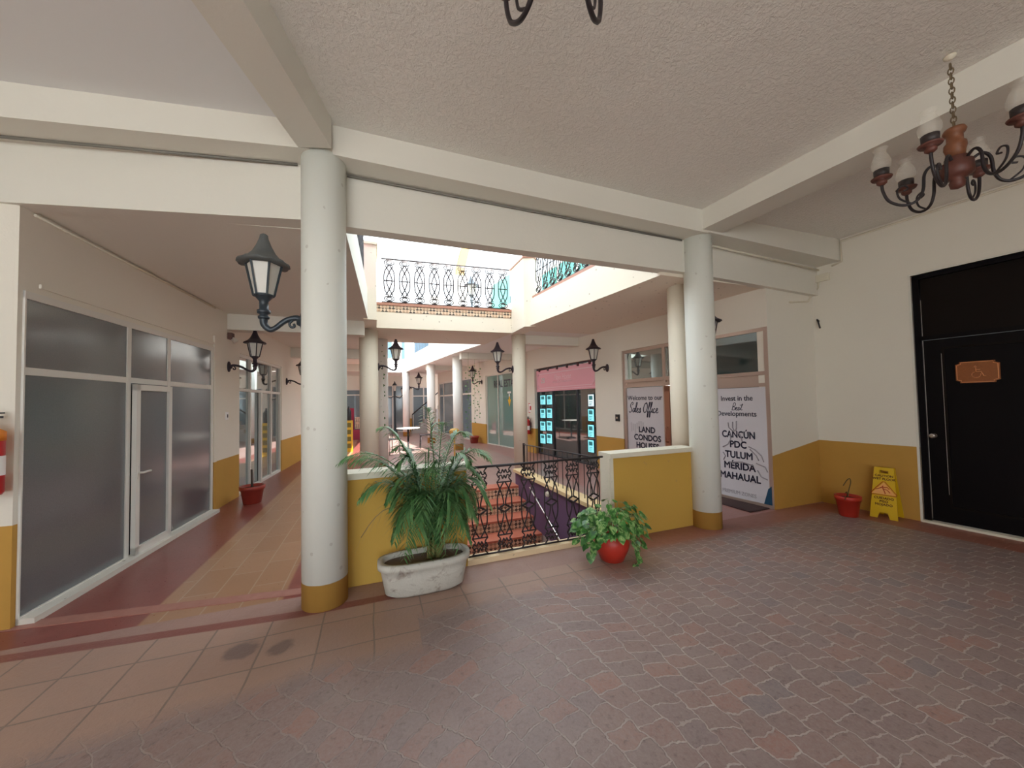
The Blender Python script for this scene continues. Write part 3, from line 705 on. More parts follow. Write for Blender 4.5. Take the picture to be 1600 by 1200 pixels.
for f in (.25, .8):
    q = h0.lerp(h1, f); MB().tube([q, (2.39, q.y, q.z-.04)], .010, 6).build('bracket', M['steel_dark'], hr)
sta = empty('staircase', (1.58, 5.2, -1.6), 'terracotta staircase with patterned tile risers descending behind the iron railing', 'staircase')
for k in range(9):
    yb = 6.12-.31*k; zb = -.002-.175*k; ya = yb-.31
    if k: MB().box((.81, yb-.02, zb-.03), (2.39, yb+.31+.0, zb)).build('tread', M['tilered'], sta, bevel=.006)
    else: MB().box((.81, yb, -.035), (2.39, yb+.30, .004)).build('tread', M['tilered'], sta, bevel=.006)
    MB().box((.81, yb+.0, zb-.175), (2.39, yb+.03, zb-.031)).build('riser', M['riser'], sta)
    if k == 8: break
# ------------------------------------------------------------------ parapets
def parapet(x0, x1, y0, y1, z, label, endcap=False):
    t = empty('parapet', ((x0+x1)/2, (y0+y1)/2, 0), label, 'low wall')
    MB().box((x0, y0, 0), (x1, y1, z-.05)).build('wall_body', M['yellow'], t)
    b = MB().box((x0-.03, y0-.035, z-.05), (x1+.03, y1+.035, z+.0)); b.build('coping', M['cap'], t, bevel=.02)
    if endcap: MB().box((x0-.03, y0-.012, 0), (x0+.02, y1+.01, z-.051)).build('end_post', M['cap'], t)
    return t
parapet(-.235, .79, 3.345, 3.52, .93, 'ochre low wall with worn cream coping behind the palm planter')
parapet(2.38, 3.52, 3.345, 3.50, .92, 'ochre low wall with white end post between iron railing and right column', True)
S('trim_3', MB().box((.79, 3.34, 0), (2.32, 3.46, .05)), plaster('pale_curb', (.80, .62, .40), spots=.4))

# ------------------------------------------------------------------ iron railings
def baluster_mesh(fr, s, w, z0, z1, r=.006, d=0.0, seg=5, oval=False):
    """ovals, crosses and scroll boxes of one railing panel"""
    b = MB(); H = z1-z0; box = H*.19; h = w/2
    def pl(pts, rr=r, n=4, cl=False): b.tube([fr.p(s+q.x, q.y, d) for q in crv([(x, z, 0) for x, z in pts], n, cl)], rr, seg, closed=cl)
    if oval:
        box = H*.15
        for za, zb in ((z0, z0+box), (z1-box, z1)):
            m_ = (za+zb)/2
            for k_ in (.92, .5): pl([(h*k_*math.cos(a_), m_+box*.46*(k_ if k_ > .6 else .55)*math.sin(a_)) for a_ in [2*PI*j/8 for j in range(8)]], n=2, cl=True)
        zc = (z0+z1)/2; a, c = z0+box, z1-box
        for sg in (-1, 1):
            pl([(sg*h*.15, a), (sg*h*.85, a+(zc-a)*.4), (sg*h*.97, zc), (sg*h*.85, c-(c-zc)*.4), (sg*h*.15, c)], n=4)
            pl([(sg*h*.7, a), (-sg*h*.1, a+(zc-a)*.5), (-sg*h*.5, zc), (-sg*h*.1, c-(c-zc)*.5), (sg*h*.7, c)], n=4)
        pl([(-h*.97, zc), (h*.97, zc)], n=1)
        return b
    for za, zb in ((z0, z0+box), (z1-box, z1)):
        m_ = (za+zb)/2
        for sg in (-1, 1):
            pl([(sg*h, za), (sg*h*.62, za+box*.25), (sg*h*.95, m_), (sg*h*.62, zb-box*.25), (sg*h, zb)])
        pl([(-h, zb), (h, zb)], n=1); pl([(-h, za), (h, za)], n=1)
        for zz, f in ((za+box*.30, 1), (zb-box*.30, -1)):
            pl([(-h*.85, zz), (-h*.42, zz+f*box*.14), (-h*.2, zz-f*box*.08), (0, zz+f*box*.12), (h*.2, zz-f*box*.08), (h*.42, zz+f*box*.14), (h*.85, zz)])
    zc = (z0+z1)/2; a, c = z0+box, z1-box
    for sg in (-1, 1):
        pl([(sg*h*.1, a), (sg*h*.85, a+(zc-a)*.45), (sg*h*.95, zc), (sg*h*.85, c-(c-zc)*.45), (sg*h*.1, c)], n=5)
        pl([(sg*h*.95, a), (sg*h*.45, a+(zc-a)*.38), (sg*h*.12, zc-(zc-a)*.18), (sg*h*.6, zc-h*.22)], n=4)
        pl([(sg*h*.95, c), (sg*h*.45, c-(c-zc)*.38), (sg*h*.12, zc+(c-zc)*.18), (sg*h*.6, zc+h*.22)], n=4)
        pl([(sg*h*.95, zc), (sg*h*.5, zc+h*.15), (0, zc+h*.42)], n=3); pl([(sg*h*.95, zc), (sg*h*.5, zc-h*.15), (0, zc-h*.42)], n=3)
    return b
def fancy_railing(fr, s0, s1, z0, z1, n, w, label, m, r=.006, seg=5, group=None, top_r=.012, oval=False):
    t = empty('iron_railing', fr.p((s0+s1)/2, z0, 0), label, 'railing', group)
    MB().tube([fr.p(s0, z1+.008, 0), fr.p(s1, z1+.008, 0)], top_r, 6).build('top_rail', m, t)
    MB().tube([fr.p(s0, z0+.006, 0), fr.p(s1, z0+.006, 0)], top_r*.7, 6).build('bottom_rail', m, t)
    st_ = (s1-s0)/n
    for k in range(n): baluster_mesh(fr, s0+st_*(k+.5), w, z0+.01, z1, r, 0, seg, oval).build('baluster', m, t)
    return t
FRA = Fr((.80, 3.40), (2.31, 3.40))
fancy_railing(FRA, 0, FRA.L, .05, .875, 6, .155, 'ornate black wrought iron railing of ovals guarding the tiled stairwell', M['iron'], r=.0068, seg=6)
# plain bar railing on the purple wall
br_ = empty('bar_railing', (2.46, 4.8, .27), 'plain black bar railing standing on the purple stairwell wall', 'railing')
MB().tube([(2.46, 3.52, .82), (2.46, 6.02, .74)], .010, 6).build('top_rail', M['iron'], br_)
MB().box((2.445, 6.0, .27), (2.475, 6.03, .76)).build('post', M['iron'], br_)
for k in range(17): MB().tube([(2.46, 3.60+k*.142, .27), (2.46, 3.60+k*.142, .81-k*.004)], .006, 5).build('bar', M['iron'], br_)

# ------------------------------------------------------------------ upper level around the atrium
plx0, plx1 = atY(567.5, 470, 6.7).x, atY(588.5, 470, 6.7).x
S('pillar_left', MB().prism([(plx0, 6.7), (plx1, 6.7), (plx1, 7.45), (plx0, 7.45)], 2.96, 4.27), M['cream'])
pr = MB().prism([(2.74, 7.25), (2.735, 6.52), (2.93, 6.45), (3.02, 6.55), (3.02, 7.25)], 2.95, 4.30); S('pillar_right', pr, M['cream'])
S('trim_4', MB().prism([(2.72, 7.3), (2.715, 6.50), (2.93, 6.43), (3.05, 6.55), (3.05, 7.3)], 4.30, 4.33), M['terracap'])
S('trim_5', MB().prism([(plx0-.02, 6.66), (plx1+.02, 6.66), (plx1+.02, 7.5), (plx0-.02, 7.5)], 4.27, 4.31), M['cap'])
FBR = Fr((-.02, 7.40), (2.76, 7.25))
S('trim_6', MB().fbox(FBR, .02, FBR.L-.02, 3.40, 3.45, -.10, .03), M['terracap'])
S('trim_7', MB().fbox(FBR, .0, FBR.L, 3.27, 3.395, -.02, .008), M['riser'])
fancy_railing(FBR, .16, FBR.L-.05, 3.46, 4.30, 9, .20, 'black ornate iron railing of ovals on the balcony across the atrium', M['iron'], r=.012, seg=4, top_r=.015, oval=True)
FRR = Fr((2.90, 6.40), (3.18, 3.75))
S('trim_8', MB().fbox(FRR, -.02, FRR.L, 3.48, 3.53, -.12, .03), M['terracap'])
fancy_railing(FRR, .06, FRR.L, 3.54, 4.4, 11, .19, 'dark ornate iron railing on the upper level above the right fascia', M['iron'], r=.011, seg=4, oval=True)
FLR = Fr((-.25, 3.75), (-.16, 6.6))
fancy_railing(FLR, 0, FLR.L, 3.52, 4.35, 10, .19, 'dark ornate iron railing on the upper level above the left fascia', M['iron'], r=.011, seg=4, oval=True)
S('trim_9', MB().fbox(FLR, -.1, FLR.L+.05, 3.48, 3.52, -.12, .03), M['cap'])
# upper storeys: shop with teal panels on the right, plain walls left, arch at back
FUR = Fr((4.2, 10.5), (4.7, 3.6))
wall_with('wall_upper_right', FUR, 3.48, 5.0, [], M['bright'])
for k in range(6):
    tag(MB().fbox(FUR, 1.6+k*.85, 2.3+k*.85, 3.6, 4.9, .005, .045).build('teal_shutter', M['teal']), 'teal panel on the upper floor behind the right upper railing', 'shutter', 'teal upper floor shutters')
S('wall_upper_left', MB().box((-2.4, 3.6, 3.48), (-2.2, 18, 5.6)), M['bright'])
pkp = tag(MB().box((-.75, 5.6, 3.49), (-.35, 6.4, 4.55)).build('pink_cabinet', mat('magenta_paint', (.55, .12, .25), .5), bevel=.02), 'magenta pink board on the upper left walkway above the fascia', 'board')
# sloping teal gable seen through the back railing
b = MB(); p0 = [atY(771, 445, 10.5), atY(797, 428, 10.5), atY(797, 480, 10.5), atY(768, 480, 10.5)]
q0 = [p+Vector((.1, .5, 0)) for p in p0]
b.hexa([p0[3], p0[2], q0[2], q0[3], p0[0], p0[1], q0[1], q0[0]])
tag(b.build('stair_enclosure', M['teal']), 'teal sloping enclosure behind the right end of the balcony railing', 'enclosure')
# arch far behind
b = MB(); pts = [atY(x_, y_, 13.5) for x_, y_ in ((711, 515), (712, 440), (715, 415), (721, 390), (731, 360), (748, 335), (775, 318))]
for a, c in zip(pts, pts[1:]):
    t1, t2 = a+Vector((.30, 0, -.02)), c+Vector((.30, 0, -.02)); dy = Vector((0, .4, 0))
    b.hexa([a, t1, t1+dy, a+dy, c, t2, t2+dy, c+dy])
tag(b.build('arch', M['arch']), 'ochre arch curving up beyond the balcony railing', 'arch')
# upper level of the far court: columns, railing, bluish glass
for i, (x_, y_) in enumerate(((2.55, 11.6), (2.10, 14.2), (1.45, 17.5), (.9, 17.9))):
    tag(MB().box((x_-.12, y_-.12, 3.62), (x_+.30, y_+.12, 5.6)).build('upper_pillar', M['bright']), 'white square pillar on the upper floor of the far court', 'pillar', 'white upper floor pillars of the far court')
S('wall_upper_far', MB().prism([(4.2, 10.5), (3.4, 15), (2.9, 19.5), (-1, 19.8), (-1, 20.1), (3.1, 20.0), (3.7, 15), (4.4, 10.5)], 3.62, 4.9), M['upper_glass'])
FUF = Fr((1.40, 17.9), (2.50, 10.9))
t = empty('bar_railing', FUF.p(FUF.L/2, 3.62, -.1), 'blue black bar railing on the sunny upper floor of the far court', 'railing')
MB().tube([FUF.p(.1, 4.5, -.1), FUF.p(FUF.L, 4.5, -.1)], .02, 5).build('top_rail', M['iron'], t)
for k in range(40): MB().tube([FUF.p(.15+k*.17, 3.62, -.1), FUF.p(.15+k*.17, 4.5, -.1)], .011, 4).build('bar', M['iron'], t)
S('light_block_rear', MB().box((.6, -4.7, -.1), (7.5, -4.5, 3.8)), M['wall'])  # unseen wall added behind the camera to dim the right wall
S('light_block_side', MB().box((-4.9, -4.7, -.1), (-4.7, 3.95, 3.8)), M['wall'])  # unseen wall added on the left to cut the light on the beams
# unseen block added above the portico, tall enough to keep sun off the atrium
S('shade_block_front', MB().box((-9, -4.7, 3.82), (8.5, 3.45, 9.0)), M['bright'])

# ------------------------------------------------------------------ black door on the right
d3 = empty('door_3', FRW.p((DR[0]+DR[1])/2, 0, -.1), kind='structure')
b = MB(); a, c = DR[0]+.003, DR[1]-.003; zt = DR[3]-.003
for q in ((a, a+.055, 0.02, zt), (c-.055, c, .02, zt), (a, c, zt-.05, zt), (a, c, 2.12, 2.17)): b.fbox(FRW, *q, -.12, -.03)
b.build('door_frame', M['black_door'], d3)
MB().fbox(FRW, a+.055, c-.055, 2.17, zt-.05, -.09, -.07).build('transom_panel', M['black_panel'], d3)
lf = MB().fbox(FRW, a+.058, c-.058, .03, 2.117, -.10, -.06)
lf.build('door_leaf', M['black_door'], d3)
b = MB(); pa, pc = a+.20, c-.20
for q in ((pa, pc, 2.0, 2.02), (pa, pa+.02, .22, 2.0), (pc-.02, pc, .22, 2.0), (pa, pc, .20, .22)): b.fbox(FRW, *q, -.06, -.048)
b.build('panel_moulding', M['black_panel'], d3)
b = MB(); b.fbox(FRW, a+.056, a+.0585, .05, 2.6, -.06, -.05); b.fbox(FRW, pa-.003, pa, .35, 1.95, -.06, -.047); b.build('worn_paint', M['worn_edge'], d3)
ks, kz = FRW.sz(1457, 681)
MB().lathe([(.026, 0), (.026, .012), (.012, .02), (.012, .04), (.028, .05), (.030, .068), (.015, .08)], (0, 0, 0), 16).build('door_knob', M['chrome'], d3)
kn = [c_ for c_ in d3.children if c_.name.startswith('door_knob')][0]
for v in kn.data.vertices: v.co += wloc(d3)
kn.rotation_mode = 'QUATERNION'; kn.rotation_quaternion = FRW.n.to_track_quat('Z', 'Y'); kn.location = FRW.p(ks, kz, -.06) - d3.location
S('trim_10', MB().fbox(FRW, DR[0]-.01, DR[1]+.01, 0, .025, -.16, .02), M['cap'])
S('trim_11', MB().fbox(FRW, DR[0]-.022, DR[0], 0, DR[3]+.02, -.05, .006).fbox(FRW, DR[0]-.022, DR[1], DR[3], DR[3]+.02, -.05, .006), M['white'])
# accessible toilet plaque
s0_, zq0 = FRW.sz(1492, 598); s1_, zq1 = FRW.sz(1560, 565)
zl, zh = FRW.sz(1492, 599)[1], FRW.sz(1492, 566)[1]
pc_ = (s0_+s1_)/2; pz = (zl+zh)/2; ph = (zh-zl)/2; pw_ = (s1_-s0_)/2
plq = empty('wall_plaque', FRW.p(pc_, pz-ph, -.05), 'orange carved wooden plaque with wheelchair symbol on the black door', 'sign')
def plq_outline(k, d):
    nx, nz = pw_*k, ph*k; c_ = .03
    return [FRW.p(pc_+x_, pz+z_, d) for x_, z_ in ((-nx+c_, -nz), (nx-c_, -nz), (nx-c_, -nz+c_*.6), (nx, -nz+c_), (nx, nz-c_), (nx-c_, nz-c_*.6), (nx-c_, nz), (-nx+c_, nz), (-nx+c_, nz-c_*.6), (-nx, nz-c_), (-nx, -nz+c_), (-nx+c_, -nz+c_*.6))]
b = MB(); lo = [b.bm.verts.new(p) for p in plq_outline(1, -.058)]; hi = [b.bm.verts.new(p) for p in plq_outline(1, -.035)]
b.bm.faces.new(lo); b.bm.faces.new(hi)
for i in range(12): b.bm.faces.new([lo[i], lo[(i+1) % 12], hi[(i+1) % 12], hi[i]])
b.build('plaque_board', M['sign_wood'], plq)
b = MB(); b.tube(plq_outline(.93, -.034), .004, 5, closed=True); b.build('carved_border', M['sign_line'], plq)
b = MB()
def W(x_, z_): return FRW.p(pc_+x_*.05, pz+z_*.05-.005, -.033)
b.tube([W(.62*math.cos(t_)-.1, .62*math.sin(t_)-.5) for t_ in [math.radians(q) for q in range(110, 385, 15)]], .0035, 5)
b.tube([W(-.15, 1.0), W(-.12, .15), W(.55, .15), W(.95, -.85), W(1.2, -.75)], .0045, 5); b.tube([W(-.15, .6), W(.45, .6)], .0035, 5)
b.tube([W(-.2+.14*math.cos(t_), 1.25+.14*math.sin(t_)) for t_ in [math.radians(q) for q in range(0, 360, 40)]], .003, 5, closed=True)
b.build('wheelchair_symbol', M['sign_line'], plq)

# ------------------------------------------------------------------ conduits, boxes and small wall items
cz = 3.60
cond = MB()
cond.tube([FRW.p(.25, 3.28, .012), FRW.p(.36, 3.30, .012), FRW.p(.36, 3.58, .012), FRW.p(4.2, 3.60, .012)], .013, 6)
cond.tube([(3.85, 3.27, 3.36), (5.86, 3.24, 3.26)], .011, 6)
cond.tube([FRET.p(.90, 3.28, .012), FRET.p(.90, 2.90, .012), FRET.p(.85, 2.84, .012), FRET.p(.45, 2.80, .012)], .012, 6)
tag(cond.build('conduit', M['cap']), 'thin white electrical conduit following beam and ceiling edge of the right wall', 'conduit')
tag(MB().tube([(-2.6, 3.56, 3.39), (-.56, 3.26, 3.42)], .010, 6).tube([(-.2, 3.275, 3.41), (3.45, 3.315, 3.385)], .010, 6).build('cable', mat('grey_cable', (.2, .19, .17), .6)), 'thin grey cable lying along the top of the lower beam', 'cable')
tag(MB().tube([FL.p(0.1, 2.95, .012), FL.p(FL.L, 2.96, .012)], .011, 6).build('conduit', M['cap']), 'thin conduit along the top of the left shop wall', 'conduit')
def sz_box(fr, px, py, w_, h_, d_, name, m, label, cat):
    s_, z_ = fr.sz(px, py); return tag(MB().fbox(fr, s_-w_/2, s_+w_/2, z_-h_/2, z_+h_/2, 0, d_).build(name, m, bevel=.004), label, cat)
def rel(fr, px, py): return fr.sz(px, py)
jb = empty('junction_box', FRET.p(*FRET.sz(1273, 427), 0), 'small white junction box with bent pipe below the beam end', 'junction box')
s_, z_ = FRW.sz(1276, 427); s_ = max(s_, .08)
MB().fbox(FRW, .05, .22, 3.10, 3.20, 0, .04).build('box_cover', M['cap'], jb, bevel=.004)
MB().tube([FRW.p(.09, 3.10, .02), FRW.p(.09, 3.03, .02), FRW.p(.07, 3.0, .02)], .009, 6).build('pipe_stub', M['cap'], jb)
tag(MB().tube(crv([FRW.p(.07, 2.55, .0), FRW.p(.07, 2.57, .05), FRW.p(.09, 2.53, .07), FRW.p(.10, 2.44, .05)], 4), .010, 6).build('wall_hook', M['black']), 'small black hook on the white wall above the dry plant pot', 'hook')
sw = empty('wall_switch', FL2.p(*FL2.sz(354, 650), 0), 'small white switch on the wall between the two left shops', 'switch')
s_, z_ = FL2.sz(354, 650)
MB().fbox(FL2, s_-.04, s_+.04, z_-.06, z_+.06, 0, .012).build('switch_plate', M['white_print'], sw, bevel=.003)
MB().fbox(FL2, s_-.012, s_+.012, z_-.025, z_+.025, .012, .018).build('rocker', M['steel_dark'], sw)
db = empty('doorbell', FO.p(*FO.sz(964, 652), 0), 'small black doorbell box beside the Sales Office window', 'doorbell')
s_, z_ = FO.sz(966, 652)
MB().fbox(FO, s_-.05, s_+.05, z_-.08, z_+.06, 0, .035).build('housing', M['black'], db, bevel=.005)
MB().fbox(FO, s_-.02, s_+.02, z_-.03, z_+.01, .035, .04).build('button', M['chrome'], db)
el = empty('emergency_light', FL2.p(*FL2.sz(357, 522), 0), 'small round spotlight high on the left wall beside the corridor beam', 'light')
s_, z_ = FL2.sz(357, 522); z_ = min(z_, 2.62)
MB().fbox(FL2, s_-.04, s_+.06, z_-.04, z_+.06, 0, .06).build('housing', mat('brown_plastic', (.12, .06, .05), .5), el, bevel=.006)
MB().tube([FL2.p(s_, z_-.02, .05), FL2.p(s_+.02, z_-.08, .10)], [.025, .045], 12).build('spot_head', M['milk'], el)
tag(MB().box((4.55, 3.42, 0), (4.92, 4.2, .012)).build('door_mat', M['mat']), 'dark flat door mat in front of the banner window behind the right column', 'mat')

# fire extinguisher, left edge
def extinguisher(loc, rz, label, sc=1.0, cover=False):
    t = empty('fire_extinguisher', (0, 0, 0), label, 'fire extinguisher')
    MB().lathe([(.0, 0), (.065, .0), (.075, .02), (.075, .36), (.06, .41), (.025, .44), (.022, .47)], (0, 0, 0), 24).build('cylinder', M['red'], t)
    MB().lathe([(.0765, .13), (.0765, .26)], (0, 0, 0), 24, cap=False).build('white_label', M['white_print'], t)
    MB().box((-.02, -.02, .47), (.02, .02, .51)).box((-.015, -.09, .51), (.015, .05, .525)).box((-.015, -.10, .54), (.015, .02, .55)).build('valve_handle', M['steel_dark'], t)
    MB().tube(crv([(0, .02, .48), (.06, .04, .47), (.10, .03, .40), (.095, .03, .2), (.085, .03, .1)], 5), .011, 7).build('hose', M['black'], t)
    MB().box((-.03, .07, .2), (.03, .095, .36)).build('wall_bracket', M['steel_dark'], t)
    if cover: MB().lathe([(.078, .36), (.078, .42), (.03, .455)], (0, 0, 0), 24).build('orange_collar', mat('orange_collar', (.8, .25, .02), .5), t)
    t.location = loc; t.rotation_euler = (0, 0, rz); t.scale = (sc,)*3
    return t
q = atY(2, 775, 3.46)
extinguisher((q.x-.10, 3.50, q.z), PI, 'red fire extinguisher with white label at the far left edge by the shop window', 1.0, True)
s_, z_ = FO.sz(824, 678)
_fr = FO if s_ > 0 else FO2
s_, z_ = _fr.sz(830, 678)
q = _fr.p(s_, z_, .10); extinguisher((q.x, q.y, q.z), -PI/2, 'small red fire extinguisher on the pink wall behind the right cream column', .95)
sg = empty('safety_sign', _fr.p(s_, z_+.6, 0), 'small white sign with red border above the far fire extinguisher', 'sign')
MB().fbox(_fr, s_-.10, s_+.14, z_+.62, z_+.90, 0, .008).build('sign_plate', M['red'], sg)
MB().fbox(_fr, s_-.08, s_+.12, z_+.64, z_+.88, .008, .011).build('sign_face', M['white_print'], sg)
MB().fbox(_fr, s_-.03, s_+.06, z_+.70, z_+.82, .011, .013).build('pictogram', M['red'], sg)

# ------------------------------------------------------------------ wall lanterns
def lantern_head(t, m, z0, x0=0.0, y0=0.0, n=6, roofmat=None):
    """hexagonal lantern standing at z0 above point (x0,y0)"""
    c = (x0, y0, z0)
    MB().lathe([(.022, 0), (.034, .005), (.036, .02), (.026, .026), (.026, .036), (.040, .042), (.042, .062), (.028, .07), (.028, .125), (.052, .155), (.066, .165)], c, 16).build('socket', m, t)
    hb, hr_ = .165, .062; ht, hR = .385, .108
    b = MB()
    for k in range(n):
        a_ = 2*PI*k/n; p = Vector((math.cos(a_), math.sin(a_), 0))
        b.tube([Vector(c)+p*hr_+Vector((0, 0, hb)), Vector(c)+p*hR+Vector((0, 0, ht))], .0075, 4)
    for zz, rr in ((hb, hr_), (ht, hR)):
        b.tube([Vector(c)+Vector((math.cos(2*PI*k/n)*rr, math.sin(2*PI*k/n)*rr, zz)) for k in range(n)], .008, 4, closed=True)
    b.build('lantern_cage', m, t)
    MB().lathe([(hr_-.006, hb), (hR-.008, ht)], c, n, smooth=False).build('glass', M['milk'], t)
    # bell roof with wavy brim
    b = MB(); seg = 36; prof = [(.112, .380), (.158, .384), (.150, .395), (.105, .425), (.072, .462), (.046, .515), (.028, .565), (.024, .590), (.010, .600)]
    rings = []
    for i, (r_, z_) in enumerate(prof):
        ring = []
        for k in range(seg):
            a_ = 2*PI*k/seg; wv = math.cos(a_*12)*(.006 if i in (1, 2) else 0)
            ring.append(b.bm.verts.new(Vector(c)+Vector((r_*math.cos(a_), r_*math.sin(a_), z_+wv))))
        rings.append(ring)
    for A_, B_ in zip(rings, rings[1:]):
        for k in range(seg):
            f = b.bm.faces.new([A_[k], A_[(k+1) % seg], B_[(k+1) % seg], B_[k]]); f.smooth = True
    b.bm.faces.new(list(reversed(rings[0]))); b.bm.faces.new(rings[-1])
    b.build('lantern_roof', roofmat or m, t)
def make_wall_lantern(m, reach=.36, roofmat=None):
    t = empty('wall_lantern', (0, 0, 0))
    b = MB(); seg = 20   # rosette facing +x
    prof = [(.068, 0), (.068, .012), (.055, .022), (.030, .03), (.022, .05)]
    rings = [[b.bm.verts.new((z_, r_*math.cos(2*PI*k/seg)*.75, r_*math.sin(2*PI*k/seg)*1.25)) for k in range(seg)] for r_, z_ in prof]
    for A_, B_ in zip(rings, rings[1:]):
        for k in range(seg):
            f = b.bm.faces.new([A_[k], A_[(k+1) % seg], B_[(k+1) % seg], B_[k]]); f.smooth = True
    b.bm.faces.new(rings[0]); b.bm.faces.new(rings[-1]); b.build('rosette', m, t)
    R_ = reach
    arm = crv([(.03, 0, .01), (.08*R_/.36, 0, .022), (.17*R_/.36, 0, .0), (.26*R_/.36, 0, -.055), (R_-.035, 0, -.068), (R_-.003, 0, -.035), (R_, 0, .01)], 5)
    nn = len(arm); MB().tube(arm, [.017+.010*abs(i/nn-.5)*2*(1 if i > nn/2 else .4) for i in range(nn)], 10).build('arm', m, t)
    MB().tube(crv([(.07, 0, .01), (.095, 0, -.02), (.085, 0, -.045), (.065, 0, -.04), (.068, 0, -.02)], 4), .009, 6).build('scroll', m, t)
    lantern_head(t, m, 0, R_, 0, roofmat=roofmat)
    return t
LG = 'black wall lanterns around the arcade'
def set_l(t, p, ang, sc, label, group=LG):
    t.location = p; t.rotation_euler = (0, 0, ang); t.scale = (sc,)*3
    tag(t, label, 'wall lantern', group); return t
near = make_wall_lantern(M['lamp_iron'], .25, mat('weathered_lamp_roof', (.10, .11, .11), .6))
set_l(near, (-.365-.135, 3.19, 2.15), PI+.0, 1.08, 'largest blue black wall lantern, hanging from the nearest thick column')
proto = make_wall_lantern(M['lamp_iron_dark'])
s_, z_ = FL2.sz(357, 573); set_l(proto, FL2.p(s_, z_, 0), math.atan2(FL2.n.y, FL2.n.x), 1.0, 'black wall lantern on the left wall between the two shopfronts')
def put(p, ang, sc, label): return set_l(copy_tree(proto), p, ang, sc, label)
s_, z_ = FL3.sz(447.5, 596); put(FL3.p(s_, z_, 0), math.atan2(FL3.n.y, FL3.n.x), 1.0, 'black wall lantern farther down the left corridor, half hidden by the thick column')
q = atY(586, 573, 7.75); put((.07, 7.75, q.z), 0, .95, 'grey black lantern on the right side of the left cream column under the balcony')
q = atY(802, 577, 7.55); put((2.87, 7.55, q.z), PI, .98, 'black lantern on the left side of the right cream column under the balcony')
s_, z_ = FO.sz(949, 575); put(FO.p(s_, z_, 0), math.atan2(FO.n.y, FO.n.x), 1.0, 'black wall lantern between pink shop sign and Sales Office window')
put((3.65+.16*math.cos(.52), 3.28+.16*math.sin(.52), 2.12), .52, .95, 'black lantern mostly hidden behind the right thick column')
s_, z_ = FO2.sz(753, 597)
if s_ < 0: s_, z_ = FO3.sz(753, 597); put(FO3.p(s_, z_, 0), math.atan2(FO3.n.y, FO3.n.x), 1.0, 'black wall lantern left of the green glass shop, draped with hanging vines')
else: put(FO2.p(s_, z_, 0), math.atan2(FO2.n.y, FO2.n.x), 1.0, 'black wall lantern left of the green glass shop, draped with hanging vines')
q = atY(641, 606, 17.7); put((1.38+.15, 17.7, q.z), 0, 1.2, 'small distant lantern on the farthest white courtyard column')
# three headed lamp shape, taken for a glass reflection, built solid in the far court
lp = empty('reflected_lamp_post', (1.0, 19.4, 0), 'dark three headed lamp shape, a glass reflection built solid, at far end of court', 'lamp post')
lx = atY(617, 640, 19.4).x; lp.location = (lx, 19.4, 0)
MB().lathe([(.12, 0), (.12, .1), (.06, .2), (.045, .5), (.035, 2.1), (.05, 2.15)], (lx, 19.4, 0), 12).build('pole', M['lamp_iron'], lp)
for dx, dz in ((0, 2.15), (-.4, 1.95), (.4, 1.95)):
    if dx: MB().tube([(lx, 19.4, 1.9), (lx+dx*.6, 19.4, 1.8), (lx+dx, 19.4, dz)], .025, 6).build('arm', M['lamp_iron'], lp)
    h = empty('lantern_head', (0, 0, 0)); h.parent = lp; h.location = (dx, 0, dz)
    MB().lathe([(.05, 0), (.09, .28)], wloc(h), 6, smooth=False).build('glass', M['milk'], h)
    MB().lathe([(.13, .28), (.05, .4), (.01, .5)], wloc(h), 12).build('lantern_roof', M['lamp_iron'], h)
# lantern on the upper floor post
ul = empty('post_lantern', (0, 0, 0), 'small black lantern on a post behind the balcony railing', 'lantern')
lantern_head(ul, M['lamp_iron'], .55); MB().lathe([(.03, 0), (.02, .55)], (0, 0, 0), 10).build('post', M['lamp_iron'], ul)
q = atY(737, 470, 9.0); ul.location = (q.x, 9.0, 3.40); ul.scale = (1.15, 1.15, 1.15)

